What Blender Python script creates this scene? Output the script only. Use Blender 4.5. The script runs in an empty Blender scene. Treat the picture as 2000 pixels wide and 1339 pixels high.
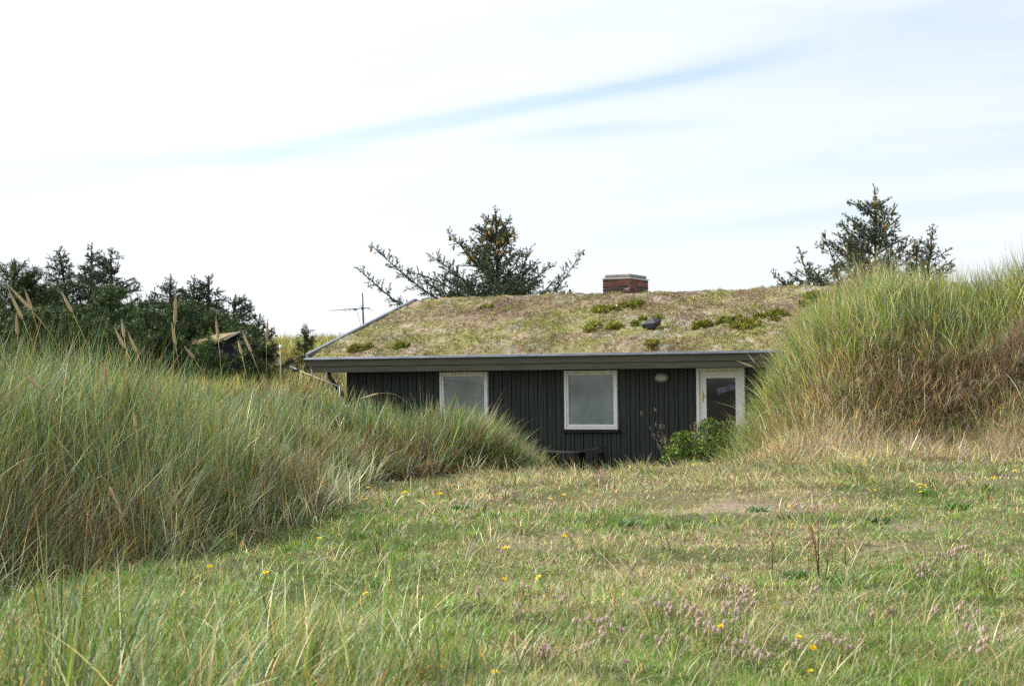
import bpy, math, random
import numpy as np
from mathutils import Vector, Matrix
C = bpy.context.scene.collection
RS = np.random.RandomState
R = math.radians
# ------------------------------------------------------------------ camera
FPX, HOR, ROLL, EYE = 3450.0, 734.0, 0.011, 1.2
cam_d = bpy.data.cameras.new("camera"); cam = bpy.data.objects.new("camera", cam_d); C.objects.link(cam)
cam_d.sensor_width = 36; cam_d.lens = FPX/2000*36; cam_d.clip_start = .1; cam_d.clip_end = 3000
PITCH = math.atan((HOR-669.5)/FPX)
cam.matrix_world = (Matrix.Translation((0, 0, EYE)) @ Matrix.Rotation(R(90)+PITCH, 4, 'X') @ Matrix.Rotation(-ROLL, 4, 'Z'))
cam_d.dof.use_dof = True; cam_d.dof.focus_distance = 15; cam_d.dof.aperture_fstop = 6.5
bpy.context.scene.camera = cam
# ------------------------------------------------------------------ sky and sun
SUN_EL, SUN_AZ = R(42), R(-66)          # azimuth from +Y towards +X
world = bpy.data.worlds.new("World"); bpy.context.scene.world = world; world.use_nodes = True
nt = world.node_tree; N = nt.nodes; L = nt.links; N.clear()
def wn(kind, **kw):
    n = N.new(kind)
    for k, v in kw.items(): setattr(n, k, v)
    return n
def wmath(op, a, b=None, c=None, clamp=False):
    n = N.new("ShaderNodeMath"); n.operation = op; n.use_clamp = clamp
    for i, v in enumerate((a, b, c)):
        if v is None: continue
        if isinstance(v, (int, float)): n.inputs[i].default_value = v
        else: L.new(v, n.inputs[i])
    return n.outputs[0]
sky = wn("ShaderNodeTexSky", sky_type='NISHITA', sun_disc=False)
sky.sun_elevation = SUN_EL; sky.sun_rotation = SUN_AZ; sky.air_density = 1.0; sky.dust_density = 1.0
tc = wn("ShaderNodeTexCoord"); sp = wn("ShaderNodeSeparateXYZ"); L.new(tc.outputs['Generated'], sp.inputs[0])
ay = wmath('MAXIMUM', wmath('ABSOLUTE', sp.outputs[1]), .05)
su = wmath('DIVIDE', sp.outputs[0], ay); sv = wmath('DIVIDE', sp.outputs[2], ay)
comb = wn("ShaderNodeCombineXYZ")
vv = wmath('SUBTRACT', sv, wmath('MULTIPLY', su, .14))
L.new(wmath('MULTIPLY', su, 3.0), comb.inputs[0]); L.new(wmath('MULTIPLY', vv, 26.0), comb.inputs[1]); L.new(sp.outputs[1], comb.inputs[2])
n1 = wn("ShaderNodeTexNoise"); n1.inputs['Scale'].default_value = 1.3; n1.inputs['Detail'].default_value = 5; n1.inputs['Roughness'].default_value = .5
L.new(comb.outputs[0], n1.inputs['Vector'])
n2 = wn("ShaderNodeTexNoise"); n2.inputs['Scale'].default_value = 14; n2.inputs['Detail'].default_value = 3
L.new(tc.outputs['Generated'], n2.inputs['Vector'])
def band(u0, v0, slope, width, amp, ustart, uspan, bend=0.0, uend=9.0):
    line = wmath('ADD', wmath('MULTIPLY', wmath('SUBTRACT', su, u0), slope), v0)
    if bend:
        du = wmath('SUBTRACT', su, u0); line = wmath('ADD', line, wmath('MULTIPLY', wmath('MULTIPLY', du, du), bend))
    line = wmath('ADD', line, wmath('MULTIPLY', wmath('SUBTRACT', n1.outputs[0], .5), .022))
    d = wmath('DIVIDE', wmath('SUBTRACT', sv, line), width)
    g = wmath('POWER', 2.718, wmath('MULTIPLY', wmath('MULTIPLY', d, d), -1.0))
    s = wmath('DIVIDE', wmath('SUBTRACT', su, ustart), uspan, clamp=True)
    e = wmath('DIVIDE', wmath('SUBTRACT', uend, su), .09, clamp=True)
    return wmath('MULTIPLY', wmath('MULTIPLY', g, amp), wmath('MULTIPLY', s, e))
b = band(0, .154, .175, .0065, .80, -.17, .09, .0, uend=.19)
b = wmath('ADD', b, band(.10, .166, .16, .022, .26, -.06, .2))
b = wmath('ADD', b, band(.0, .134, .07, .0055, .5, -.03, .06, uend=.14))
b = wmath('ADD', b, band(.10, .081, .08, .0080, .50, -.02, .12))
b = wmath('ADD', b, band(.22, .120, .10, .014, .46, .06, .14))
b = wmath('ADD', b, band(.26, .185, .10, .055, .14, .0, .3))
b = wmath('ADD', b, band(-.28, .109, .05, .0050, .9, -.6, .1, uend=-.19))
b = wmath('ADD', b, band(-.22, .124, .03, .0065, .6, -.6, .1, uend=-.05))
thin = wmath('MULTIPLY', wmath('SUBTRACT', n1.outputs[0], .38, clamp=True), 1.5)
gap = wmath('ADD', b, wmath('MULTIPLY', thin, wmath('ADD', wmath('MULTIPLY', su, 1.3), .50)), clamp=True)
gap = wmath('MULTIPLY', wmath('MINIMUM', wmath('MAXIMUM', gap, .02), .95), .80)
mx = wn("ShaderNodeMixRGB"); L.new(gap, mx.inputs[0]); L.new(sky.outputs[0], mx.inputs[2])
# the cloud sheet glows brighter towards the sun
dotn = wn("ShaderNodeVectorMath", operation='DOT_PRODUCT'); L.new(tc.outputs['Generated'], dotn.inputs[0])
SD = Vector((math.sin(SUN_AZ)*math.cos(SUN_EL), math.cos(SUN_AZ)*math.cos(SUN_EL), math.sin(SUN_EL)))
dotn.inputs[1].default_value = SD
glow = wmath('ADD', wmath('MULTIPLY', wmath('POWER', wmath('MAXIMUM', dotn.outputs['Value'], 0), 4.0), 4.5), 5.95)
cc = wn("ShaderNodeCombineXYZ"); L.new(wmath('MULTIPLY', glow, .955), cc.inputs[0]); L.new(glow, cc.inputs[1]); L.new(wmath('MULTIPLY', glow, 1.06), cc.inputs[2])
L.new(cc.outputs[0], mx.inputs[1])
bg = wn("ShaderNodeBackground"); bg.inputs[1].default_value = .1; L.new(mx.outputs[0], bg.inputs[0])
wo = wn("ShaderNodeOutputWorld"); L.new(bg.outputs[0], wo.inputs[0])
sun_d = bpy.data.lights.new("sun", 'SUN'); sun_d.energy = 4.0; sun_d.angle = R(3); sun_d.color = (1, .95, .86)
sun = bpy.data.objects.new("sun", sun_d); C.objects.link(sun); sun.rotation_euler = (-SD).to_track_quat('-Z', 'Y').to_euler()
vs = bpy.context.scene.view_settings; vs.view_transform = 'Standard'; vs.look = 'None'; vs.exposure = 0.8; vs.gamma = 1; vs.use_curve_mapping = False
bpy.context.scene.cycles.use_denoising = False; bpy.context.scene.cycles.filter_width = 1.3
# ------------------------------------------------------------------ helpers
def ray(px, py):
    dx, dy = px-1000, py-669.5; c, s = math.cos(ROLL), math.sin(ROLL)
    return (dx*c-dy*s)/FPX, (HOR-669.5-(dx*s+dy*c))/FPX
def at(px, py, Y):
    k, m = ray(px, py); return Vector((k*Y, Y, EYE+m*Y))
def sstep(a, b, x): t = np.clip((x-a)/(b-a), 0, 1); return t*t*(3-2*t)
def vnoise(x, y, s, seed=0):
    g = RS(1000+seed).rand(128, 128); x = np.asarray(x, float)*s+31.7; y = np.asarray(y, float)*s+17.3
    xi = np.floor(x).astype(int); yi = np.floor(y).astype(int); fx = x-xi; fy = y-yi; fx = fx*fx*(3-2*fx); fy = fy*fy*(3-2*fy)
    a = g[xi % 128, yi % 128]; b = g[(xi+1) % 128, yi % 128]; c = g[xi % 128, (yi+1) % 128]; d = g[(xi+1) % 128, (yi+1) % 128]
    return (a*(1-fx)+b*fx)*(1-fy)+(c*(1-fx)+d*fx)*fy
def fbm(x, y, s, seed=0, o=4):
    return sum(vnoise(x, y, s*2**i, seed+i*7)*.5**i for i in range(o))/sum(.5**i for i in range(o))
HP = np.array([1.5, 34.5]); HA = R(25); HU = np.array([math.cos(HA), -math.sin(HA)]); HV = np.array([math.sin(HA), math.cos(HA)]); FLOOR = -.8
def hw(t, w): p = HP+t*HU+w*HV; return p[0], p[1]
TOE_Y = [0, 8.0, 10.45, 12.7, 15, 17.5, 20.0, 21.4, 22.4, 25.2]; TOE_X = [-3.8, -3.6, -3.03, -2.45, -1.85, -1.9, -1.8, -.8, .12, .45]
HX = [2.9, 3.5, 4.0, 4.5, 5.0, 5.6, 6.8, 8.3, 12, 30]; HH = [0, .25, .95, 2.0, 2.64, 2.86, 2.72, 2.42, 2.4, 2.4]
def toe_x(y):
    y = np.asarray(y, float); return np.interp(y, TOE_Y, TOE_X)+np.interp(y, [7, 10, 22, 24], [0, .35, .45, 0])*2*(fbm(y, 0*y+3.3, .55, 201, 2)-.5)
def ground(x, y):
    x = np.asarray(x, float); y = np.asarray(y, float)
    z = .03*sstep(8, 22, y)-.15*np.exp(-(((x-.85)/.8)**2+((y-24)/2.8)**2))+.035*(vnoise(x, y, 4.7, 6)-.5)+.016*(vnoise(x, y, 11, 7)-.5)+.085*(fbm(x, y, .55, 3)-.5)*2+.06*(vnoise(x, y, 2.1, 5)-.5)
    toe = toe_x(y)
    lh = np.interp(x, [-2.6, -1.9, -1.45, -.9, -.2, .3, .7], [.50, .38, .12, .14, .26, .20, .04])
    z = z+lh*sstep(0, 1.5, toe-x)*(1+.35*(fbm(x, y, .4, 9)-.5))
    d = (x+HP[0]*-1)*HU[0]+(y-HP[1])*HU[1]; w = (x-HP[0])*HV[0]+(y-HP[1])*HV[1]
    hill = sstep(40, 60, y)*1.38*(1-.4*sstep(66, 120, y))*(.88+.24*fbm(x, y, .07, 21))*(1-.8*sstep(4, 11, x))
    z = z+hill+.35*sstep(24, 38, y)*sstep(-3.5, -5.5, x)
    ws = np.interp(d, [4.5, 6.5], [-11.0, -8.6]); hol = sstep(0, 1, (w-ws)/(-6.0-ws))*sstep(11, 8.5, w)*sstep(-6.6, -5.3, d)*sstep(9.5, 8, d)
    z = z*(1-hol)+(FLOOR-.03)*hol
    m = np.interp(x+.25*(vnoise(x, y, .5, 31)-.5), HX, HH)
    f = sstep(23.7+.6*(vnoise(x, y, .6, 33)-.5), 28.2, y)*(1-.75*sstep(29.3, 31.4, y)*sstep(14, 10, x))
    z = z+m*f*(1+.30*(fbm(x, y, .7, 35)-.5))
    return z
def srgb(r, g, b): return tuple(((v/255)/12.92 if v <= 10 else ((v/255+.055)/1.055)**2.4) for v in (r, g, b))
def empty(name, loc=(0, 0, 0), rz=0, label=None, cat=None, group=None):
    o = bpy.data.objects.new(name, None); C.objects.link(o); o.location = loc; o.rotation_euler = (0, 0, rz); o.empty_display_size = .1
    return tag(o, label, cat, group)
def tag(o, label=None, cat=None, group=None, kind=None):
    for k, v in (('label', label), ('category', cat), ('group', group), ('kind', kind)):
        if v: o[k] = v
    return o
def arrmesh(name, V, F3, F4, mat, parent=None, col=None, smooth=False):
    """V (n,3); F3 (a,3); F4 (b,4); col (n,3)"""
    V = np.ascontiguousarray(V, dtype=np.float32); me = bpy.data.meshes.new(name)
    F3 = np.zeros((0, 3), int) if F3 is None else F3; F4 = np.zeros((0, 4), int) if F4 is None else F4
    me.vertices.add(len(V)); me.vertices.foreach_set('co', V.ravel())
    idx = np.concatenate([F3.ravel(), F4.ravel()]).astype(np.int32)
    st = np.concatenate([np.arange(len(F3))*3, len(F3)*3+np.arange(len(F4))*4]).astype(np.int32)
    me.loops.add(len(idx)); me.loops.foreach_set('vertex_index', idx)
    me.polygons.add(len(st)); me.polygons.foreach_set('loop_start', st)
    me.update(calc_edges=True)
    if col is not None:
        a = me.color_attributes.new('Col', 'FLOAT_COLOR', 'POINT')
        cc = np.ones((len(V), 4), np.float32); cc[:, :3] = col; a.data.foreach_set('color', cc.ravel())
    if smooth: me.polygons.foreach_set('use_smooth', np.ones(len(st), bool))
    me.materials.append(mat); me.validate()
    o = bpy.data.objects.new(name, me); C.objects.link(o)
    if parent: o.parent = parent
    return o
class MB:
    def __init__(s): s.v = []; s.f = []; s.n = 0
    def add(s, V, F):
        s.v.append(np.asarray(V, float)); s.f += [tuple(i+s.n for i in f) for f in F]; s.n += len(V); return s
    def box(s, x0, x1, y0, y1, z0, z1, bev=0.0):
        if bev <= 0:
            V = [(x, y, z) for z in (z0, z1) for y in (y0, y1) for x in (x0, x1)]
            return s.add(V, [(0, 2, 3, 1), (4, 5, 7, 6), (0, 1, 5, 4), (2, 6, 7, 3), (0, 4, 6, 2), (1, 3, 7, 5)])
        b = bev; V = []; F = []
        def ring(z, i): return [(x0+i, y0+b, z), (x0+b, y0+i, z), (x1-b, y0+i, z), (x1-i, y0+b, z), (x1-i, y1-b, z), (x1-b, y1-i, z), (x0+b, y1-i, z), (x0+i, y1-b, z)]
        for z, i in ((z0, b*.7), (z0+b, 0), (z1-b, 0), (z1, b*.7)): V += ring(z, i)
        F.append(tuple(range(7, -1, -1))); F.append(tuple(range(24, 32)))
        for r in range(3):
            for k in range(8): F.append((r*8+k, r*8+(k+1) % 8, r*8+8+(k+1) % 8, r*8+8+k))
        return s.add(V, F)
    def tube(s, pts, rad, n=8, caps=True):
        pts = [Vector(p) for p in pts]; m = len(pts)
        rad = [rad]*m if isinstance(rad, (int, float)) else list(rad); V = []
        for i, p in enumerate(pts):
            d = (pts[min(i+1, m-1)]-pts[max(i-1, 0)]).normalized()
            a = d.cross(Vector((0, 0, 1)) if abs(d.z) < .9 else Vector((1, 0, 0))).normalized(); b = d.cross(a)
            for k in range(n):
                t = 2*math.pi*k/n; V.append(p+(a*math.cos(t)+b*math.sin(t))*rad[i])
        F = [(i*n+k, i*n+(k+1) % n, (i+1)*n+(k+1) % n, (i+1)*n+k) for i in range(m-1) for k in range(n)]
        if caps: F += [tuple(range(n-1, -1, -1)), tuple(range((m-1)*n, m*n))]
        return s.add(V, F)
    def build(s, name, mat, parent=None, smooth=False):
        me = bpy.data.meshes.new(name); me.from_pydata([tuple(p) for p in np.concatenate(s.v)], [], s.f); me.materials.append(mat); me.update()
        if smooth: me.polygons.foreach_set('use_smooth', np.ones(len(me.polygons), bool))
        o = bpy.data.objects.new(name, me); C.objects.link(o)
        if parent: o.parent = parent
        return o
# ------------------------------------------------------------------ materials
def base_mat(name, col=(.5, .5, .5), rough=.8, spec=.3, metal=0):
    m = bpy.data.materials.new(name); m.use_nodes = True; p = m.node_tree.nodes['Principled BSDF']
    p.inputs['Base Color'].default_value = (*col, 1); p.inputs['Roughness'].default_value = rough
    p.inputs['Specular IOR Level'].default_value = spec; p.inputs['Metallic'].default_value = metal
    return m, m.node_tree, p
def noisy(name, c1, c2, scale=8, rough=.8, spec=.3, metal=0, bump=0.0, stretch=(1, 1, 1), detail=5, lo=.35, hi=.65):
    m, t, p = base_mat(name, c1, rough, spec, metal)
    tcn = t.nodes.new('ShaderNodeTexCoord'); mp = t.nodes.new('ShaderNodeMapping'); mp.inputs['Scale'].default_value = stretch
    no = t.nodes.new('ShaderNodeTexNoise'); no.inputs['Scale'].default_value = scale; no.inputs['Detail'].default_value = detail; no.inputs['Roughness'].default_value = .6
    cr = t.nodes.new('ShaderNodeValToRGB'); cr.color_ramp.elements[0].position = lo; cr.color_ramp.elements[1].position = hi
    cr.color_ramp.elements[0].color = (*c1, 1); cr.color_ramp.elements[1].color = (*c2, 1)
    t.links.new(tcn.outputs['Object'], mp.inputs[0]); t.links.new(mp.outputs[0], no.inputs['Vector']); t.links.new(no.outputs[0], cr.inputs[0]); t.links.new(cr.outputs[0], p.inputs['Base Color'])
    if bump:
        b = t.nodes.new('ShaderNodeBump'); b.inputs['Strength'].default_value = bump; b.inputs['Distance'].default_value = .02
        t.links.new(no.outputs[0], b.inputs['Height']); t.links.new(b.outputs[0], p.inputs['Normal'])
    return m
def leaf_mat(name, transl=.35, rough=.5, spec=.25, gain=1.0):
    m = bpy.data.materials.new(name); m.use_nodes = True; t = m.node_tree; t.nodes.clear()
    at_ = t.nodes.new('ShaderNodeAttribute'); at_.attribute_name = 'Col'
    p = t.nodes.new('ShaderNodeBsdfPrincipled'); p.inputs['Roughness'].default_value = rough; p.inputs['Specular IOR Level'].default_value = spec
    tr = t.nodes.new('ShaderNodeBsdfTranslucent'); mi = t.nodes.new('ShaderNodeMixShader'); mi.inputs[0].default_value = transl
    o = t.nodes.new('ShaderNodeOutputMaterial')
    t.links.new(at_.outputs['Color'], p.inputs['Base Color']); t.links.new(at_.outputs['Color'], tr.inputs[0])
    t.links.new(p.outputs[0], mi.inputs[1]); t.links.new(tr.outputs[0], mi.inputs[2]); t.links.new(mi.outputs[0], o.inputs[0])
    return m
M_grass = leaf_mat('grass_blade', .36, .45, .3)
M_needle = leaf_mat('needle', .15, .55, .25)
M_leaf = leaf_mat('leaf', .3, .4, .35)
M_moss = leaf_mat('moss', .2, .9, .05)
def ground_mat():
    m, t, p = base_mat('soil', rough=.95, spec=.1)
    a = t.nodes.new('ShaderNodeAttribute'); a.attribute_name = 'Col'
    tcn = t.nodes.new('ShaderNodeTexCoord'); no = t.nodes.new('ShaderNodeTexNoise'); no.inputs['Scale'].default_value = 30; no.inputs['Detail'].default_value = 8
    no.inputs['Roughness'].default_value = .75; t.links.new(tcn.outputs['Object'], no.inputs['Vector'])
    mr = t.nodes.new('ShaderNodeMapRange'); mr.inputs[1].default_value = .3; mr.inputs[2].default_value = .7; mr.inputs[3].default_value = .5; mr.inputs[4].default_value = 1.5
    mu = t.nodes.new('ShaderNodeVectorMath'); mu.operation = 'SCALE'; t.links.new(no.outputs[0], mr.inputs[0]); t.links.new(a.outputs['Color'], mu.inputs[0]); t.links.new(mr.outputs[0], mu.inputs['Scale'])
    t.links.new(mu.outputs[0], p.inputs['Base Color'])
    b = t.nodes.new('ShaderNodeBump'); b.inputs['Strength'].default_value = .6; b.inputs['Distance'].default_value = .02; t.links.new(no.outputs[0], b.inputs['Height']); t.links.new(b.outputs[0], p.inputs['Normal'])
    return m
M_soil = ground_mat()
M_wall = noisy('black_green_paint', (.013, .018, .017), (.040, .048, .044), 5, .55, .3, bump=.15, stretch=(9, 9, .35))
M_fascia = noisy('fascia_board', (.070, .067, .050), (.105, .100, .076), 5, .6, .3, bump=.1, stretch=(.5, 3, 6))
M_white = noisy('white_paint', (.78, .77, .79), (.84, .83, .85), 5, .4, .4)
M_zinc = noisy('zinc', (.17, .19, .23), (.27, .29, .34), 4, .42, .5, .55)
M_black = noisy('black_wood', (.008, .008, .009), (.022, .022, .024), 8, .6, .3)
M_brass, _, _ = base_mat('brass', (.55, .38, .12), .35, .5, 1)
M_bark = noisy('bark', (.05, .038, .028), (.11, .085, .065), 14, .9, .1, bump=.4, stretch=(1, 1, .3))
M_cap = noisy('concrete', (.20, .20, .17), (.34, .33, .29), 12, .9, .1, bump=.4)
M_pole = noisy('galvanised', (.10, .105, .13), (.18, .185, .21), 10, .45, .5, .4)
M_dark = noisy('dark_plastic', (.012, .012, .014), (.03, .03, .035), 10, .45, .4)
# ------------------------------------------------------------------ colour patches of the turf
def dead_map(x, y):
    """0 fresh green .. 1 straw"""
    d = .23+1.3*(fbm(x, y, .45, 50)-.5)+.6*(vnoise(x, y, 1.9, 57)-.5)
    d += .26*sstep(16, 22, y)*sstep(-2.5, .5, x)*sstep(5.5, 3.5, x)
    d += .45*np.exp(-(((x-1.9)/1.2)**2+((y-15.6)/1.6)**2))+.3*np.exp(-(((x-.8)/1.6)**2+((y-20)/2.0)**2))
    d -= .35*np.exp(-(((x+1.2)/.9)**2+((y-12)/3.5)**2))-.1*sstep(9.5, 7.5, y)
    return np.clip(d, 0, 1)
def sand_map(x, y):
    s = .85*np.exp(-(((x-1.95)/.7)**2+((y-15.4)/.7)**2))+.5*np.exp(-(((x-.2)/.4)**2+((y-12.5)/.5)**2))+.5*np.exp(-(((x-3.1)/.5)**2+((y-13.6)/.5)**2))
    return np.clip(s*1.5*(.4+1.2*vnoise(x, y, 3.5, 70))+.9*np.clip(vnoise(x, y, 1.3, 71)-.80, 0, 1)*3, 0, 1)
# ------------------------------------------------------------------ ground
def axis(segs):
    out = [segs[0][0]]
    for a, b, s in segs: n = max(1, int(round((b-a)/s))); out += list(a+(b-a)*np.arange(1, n+1)/n)
    return np.array(out)
gx = axis([(-400, -60, 20), (-60, -16, 2), (-16, -8, .4), (-8, 12, .11), (12, 24, .6), (24, 60, 3), (60, 400, 20)])
gy = axis([(-60, 0, 4), (0, 4, .4), (4, 33, .11), (33, 48, .3), (48, 72, 1), (72, 120, 4), (120, 1200, 60)])
X, Y = np.meshgrid(gx, gy); Z = ground(X, Y)
nx, ny = len(gx), len(gy); ii = np.arange(nx*ny).reshape(ny, nx)
F = np.stack([ii[:-1, :-1], ii[:-1, 1:], ii[1:, 1:], ii[1:, :-1]], -1).reshape(-1, 4)
dm = dead_map(X, Y).ravel()[:, None]; sm = sand_map(X, Y).ravel()[:, None]
gcol = np.array([.060, .078, .026])*(1-dm)+np.array([.17, .135, .075])*dm
gcol = gcol*(1-sm)+np.array([.25, .19, .14])*sm
arrmesh('ground', np.stack([X, Y, Z], -1).reshape(-1, 3), None, F, M_soil, col=gcol, smooth=True)['kind'] = 'structure'
# ------------------------------------------------------------------ ribbons (grass blades)
PAL = dict(green=(.145, .225, .036), lush=(.105, .235, .026), blue=(.125, .215, .110), pale=(.42, .42, .27), straw=(.50, .385, .18),
           orange=(.44, .23, .045), brown=(.20, .115, .055), pink=(.36, .26, .20), grey=(.36, .33, .27), olive=(.22, .22, .05), yel=(.38, .34, .08))
GK = dict.fromkeys(('green', 'lush', 'blue', 'pale', 'straw', 'orange', 'brown', 'pink', 'grey', 'olive', 'yel'), 1.17)
def pick(rng, n, mix, var=.25):
    ks = list(mix); p = np.array([mix[k] for k in ks], float); p /= p.sum()
    c = np.array([np.array(PAL[k])*GK.get(k, 1) for k in ks])[rng.choice(len(ks), n, p=p)]
    return c*(1+var*rng.randn(n, 1)).clip(.45, 1.7)*(1+.07*rng.randn(n, 3))
def pickp(rng, base1, base2, prob, var=.25):
    n = len(prob); a = pick(rng, n, base1, var); b = pick(rng, n, base2, var); m = (rng.rand(n) < prob)[:, None]
    return np.where(m, b, a)
def ribbons(P, Ln, az, th0, th1, w, S, col, rng, tipcol=None, rootk=None, curl=1.4):
    n = len(P); t = np.arange(S+1)/S
    th = th0[:, None]+(th1-th0)[:, None]*t[None]**curl
    thm = (th[:, 1:]+th[:, :-1])/2; ds = (Ln/S)[:, None]
    h = np.concatenate([np.zeros((n, 1)), np.cumsum(np.sin(thm)*ds, 1)], 1); v = np.concatenate([np.zeros((n, 1)), np.cumsum(np.cos(thm)*ds, 1)], 1)
    wob = (rng.randn(n, 1)*.03*Ln[:, None])*t[None]**2
    cx = P[:, 0:1]+h*np.cos(az)[:, None]-wob*np.sin(az)[:, None]; cy = P[:, 1:2]+h*np.sin(az)[:, None]+wob*np.cos(az)[:, None]; cz = P[:, 2:3]+v
    sa = az+np.pi/2+rng.randn(n)*.7
    # keep blades broadly turned so that they are never razor edges to every side
    sx, sy = np.cos(sa), np.sin(sa)
    wd = (w[:, None]*(1-t[None]**2.2)*(.65+.35*np.minimum(1, t[None]*5)))*.5
    c = np.stack([cx, cy, cz], -1); sd = np.stack([sx, sy, np.zeros(n)], -1)[:, None, :]*wd[..., None]
    A = c[:, :S]-sd[:, :S]; B = c[:, :S]+sd[:, :S]
    V = np.concatenate([np.stack([A, B], 2).reshape(n, 2*S, 3), c[:, S:S+1]], 1)
    k = 2*S+1; o = (np.arange(n)*k)[:, None]
    q = np.array([[2*i, 2*i+1, 2*i+3, 2*i+2] for i in range(S-1)]).reshape(-1)
    F4 = (o+q[None]).reshape(-1, 4) if S > 1 else None
    F3 = (o+np.array([2*S-2, 2*S-1, 2*S])[None]).reshape(-1, 3)
    tt = np.concatenate([np.repeat(t[:S], 2), [1.0]])[None, :, None]
    cc = np.repeat(col[:, None, :], k, 1)
    if tipcol is not None: cc = cc*(1-tt**2)+tipcol[:, None, :]*tt**2
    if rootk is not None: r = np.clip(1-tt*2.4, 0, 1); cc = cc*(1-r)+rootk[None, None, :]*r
    return V.reshape(-1, 3), F3, F4, cc.reshape(-1, 3)
def join(parts):
    V, F3, F4, Cc = [], [], [], []; n = 0
    for v, a, b, c in parts:
        V.append(v); Cc.append(c); F3.append(a+n)
        if b is not None: F4.append(b+n)
        n += len(v)
    return np.concatenate(V), np.concatenate(F3), np.concatenate(F4) if F4 else None, np.concatenate(Cc)
rng = RS(7)
def lay(x, y): return np.stack([x, y, ground(x, y)-.01], -1)
# ---- lawn
def lawn():
    parts = []
    n = 450000
    py = HOR+rng.rand(n)**.9*(1480-HOR-146)+146; Yd = EYE/((py-HOR)/FPX)*(.97+.06*rng.rand(n)); xd = (rng.rand(n)*3300-1650)/FPX*Yd
    m = Yd < 27; x, y = xd[m], Yd[m]
    toe = toe_x(y); keep = (x > toe-.5) & ~((x > 4.4) & (y > 25.5)); x, y = x[keep], y[keep]
    s = sand_map(x, y); keep = rng.rand(len(x)) > s*.93; x, y = x[keep], y[keep]
    # small tufts: pull roots towards lattice of tuft centres
    d = dead_map(x, y); tall = vnoise(x, y, 2.6, 80)*vnoise(x, y, .7, 81)
    n = len(x); Ln = (.024+.055*rng.rand(n)*(.3+2.2*tall))*(1+.25*sstep(12, 24, y))
    col = pickp(rng, dict(green=4, lush=3.2, blue=.7, olive=2), dict(straw=3.2, pale=1.6, pink=1.6, brown=1.7, olive=1.5, grey=1), np.clip(d*1.0+.05, .10, .92), .22)
    wdt = np.maximum(.0032, .00058*y)*(.7+.6*rng.rand(n))
    th0 = .15+.9*rng.rand(n); th1 = th0+rng.rand(n)*1.3; col *= (.62+.86*fbm(x, y, 2.4, 84))[:, None]*1.2*(1+.18*rng.randn(n, 1)).clip(.6, 1.5)
    parts.append(ribbons(lay(x, y), Ln, rng.rand(n)*6.283, th0, th1, wdt, 2, col, rng))
    # broad little herb leaves in patches
    n = 26000; py = HOR+rng.rand(n)*640+150; y = EYE/((py-HOR)/FPX); x = (rng.rand(n)*2300-1150)/FPX*y
    k = (vnoise(x, y, 1.1, 90) > .55) & (x > toe_x(y)) & (y < 25); x, y = x[k], y[k]; n = len(x)
    parts.append(ribbons(lay(x, y), .035+.04*rng.rand(n), rng.rand(n)*6.283, .5+.5*rng.rand(n), 1.2+.5*rng.rand(n), np.maximum(.009, .0009*y)*(.7+.6*rng.rand(n)), 3, pick(rng, n, dict(lush=4, green=2, blue=1), .25), rng))
    # fallen straw lying flat
    n = 30000; py = HOR+rng.rand(n)*560+150; y = EYE/((py-HOR)/FPX); x = (rng.rand(n)*2300-1150)/FPX*y
    k = (x > toe_x(y)) & (y < 25) & (rng.rand(n) < np.clip(dead_map(x, y)*1.1-.12, .04, 1)); x, y = x[k], y[k]; n = len(x); P = lay(x, y); P[:, 2] += .012+.03*rng.rand(n)
    parts.append(ribbons(P, .06+.20*rng.rand(n)**1.5, rng.randn(n)*.8+np.where(rng.rand(n) < .5, 0, 3.1), 1.3+.25*rng.rand(n), 1.5+.35*rng.rand(n), np.maximum(.003, .0005*y), 3, pick(rng, n, dict(straw=3, pale=2.2, pink=2, grey=1, orange=.6), .25), rng))
    # loose longer blades, some bent flat
    n = 26000; py = HOR+rng.rand(n)**.85*600+150; y = EYE/((py-HOR)/FPX); x = (rng.rand(n)*3000-1500)/FPX*y
    k = (x > toe_x(y)) & (y < 25) & (rng.rand(n) < np.clip(.25+1.6*(vnoise(x, y, 1.0, 94)-.35), .05, 1)) & (sand_map(x, y) < .5); x, y = x[k], y[k]; n = len(x)
    parts.append(ribbons(lay(x, y), .09+.19*rng.rand(n)**1.6, rng.rand(n)*6.283, .2+1.0*rng.rand(n), 1.0+1.0*rng.rand(n), np.maximum(.0026, .00048*y), 5, pick(rng, n, dict(pale=4, straw=3, green=3, blue=1.5, lush=1.5, yel=1.5), .22), rng))
    # dry flowering culms
    n = 4200; py = HOR+rng.rand(n)*640+150; y = EYE/((py-HOR)/FPX); x = (rng.rand(n)*2300-1150)/FPX*y
    k = (x > toe_x(y)) & (y < 25) & (vnoise(x, y, .9, 93) > .38); x, y = x[k], y[k]; n = len(x)
    parts.append(ribbons(lay(x, y), (.06+.12*rng.rand(n)), rng.rand(n)*6.283, .1+.8*rng.rand(n), .3+1.0*rng.rand(n), np.maximum(.0018, .00040*y), 4, pick(rng, n, dict(straw=3, pale=3, orange=1, pink=2, olive=1.5), .2), rng))
    n = 1500; py = HOR+rng.rand(n)**.8*480+152; y = EYE/((py-HOR)/FPX); x = (rng.rand(n)*2300-1150)/FPX*y; k = (x > toe_x(y)) & (y < 24) & (vnoise(x, y, 1.4, 77) > .36) & (sand_map(x, y) < .4); x, y = x[k], y[k]; n = len(x)
    dd = np.clip(dead_map(x, y)+.1*rng.randn(n), 0, 1)
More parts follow.
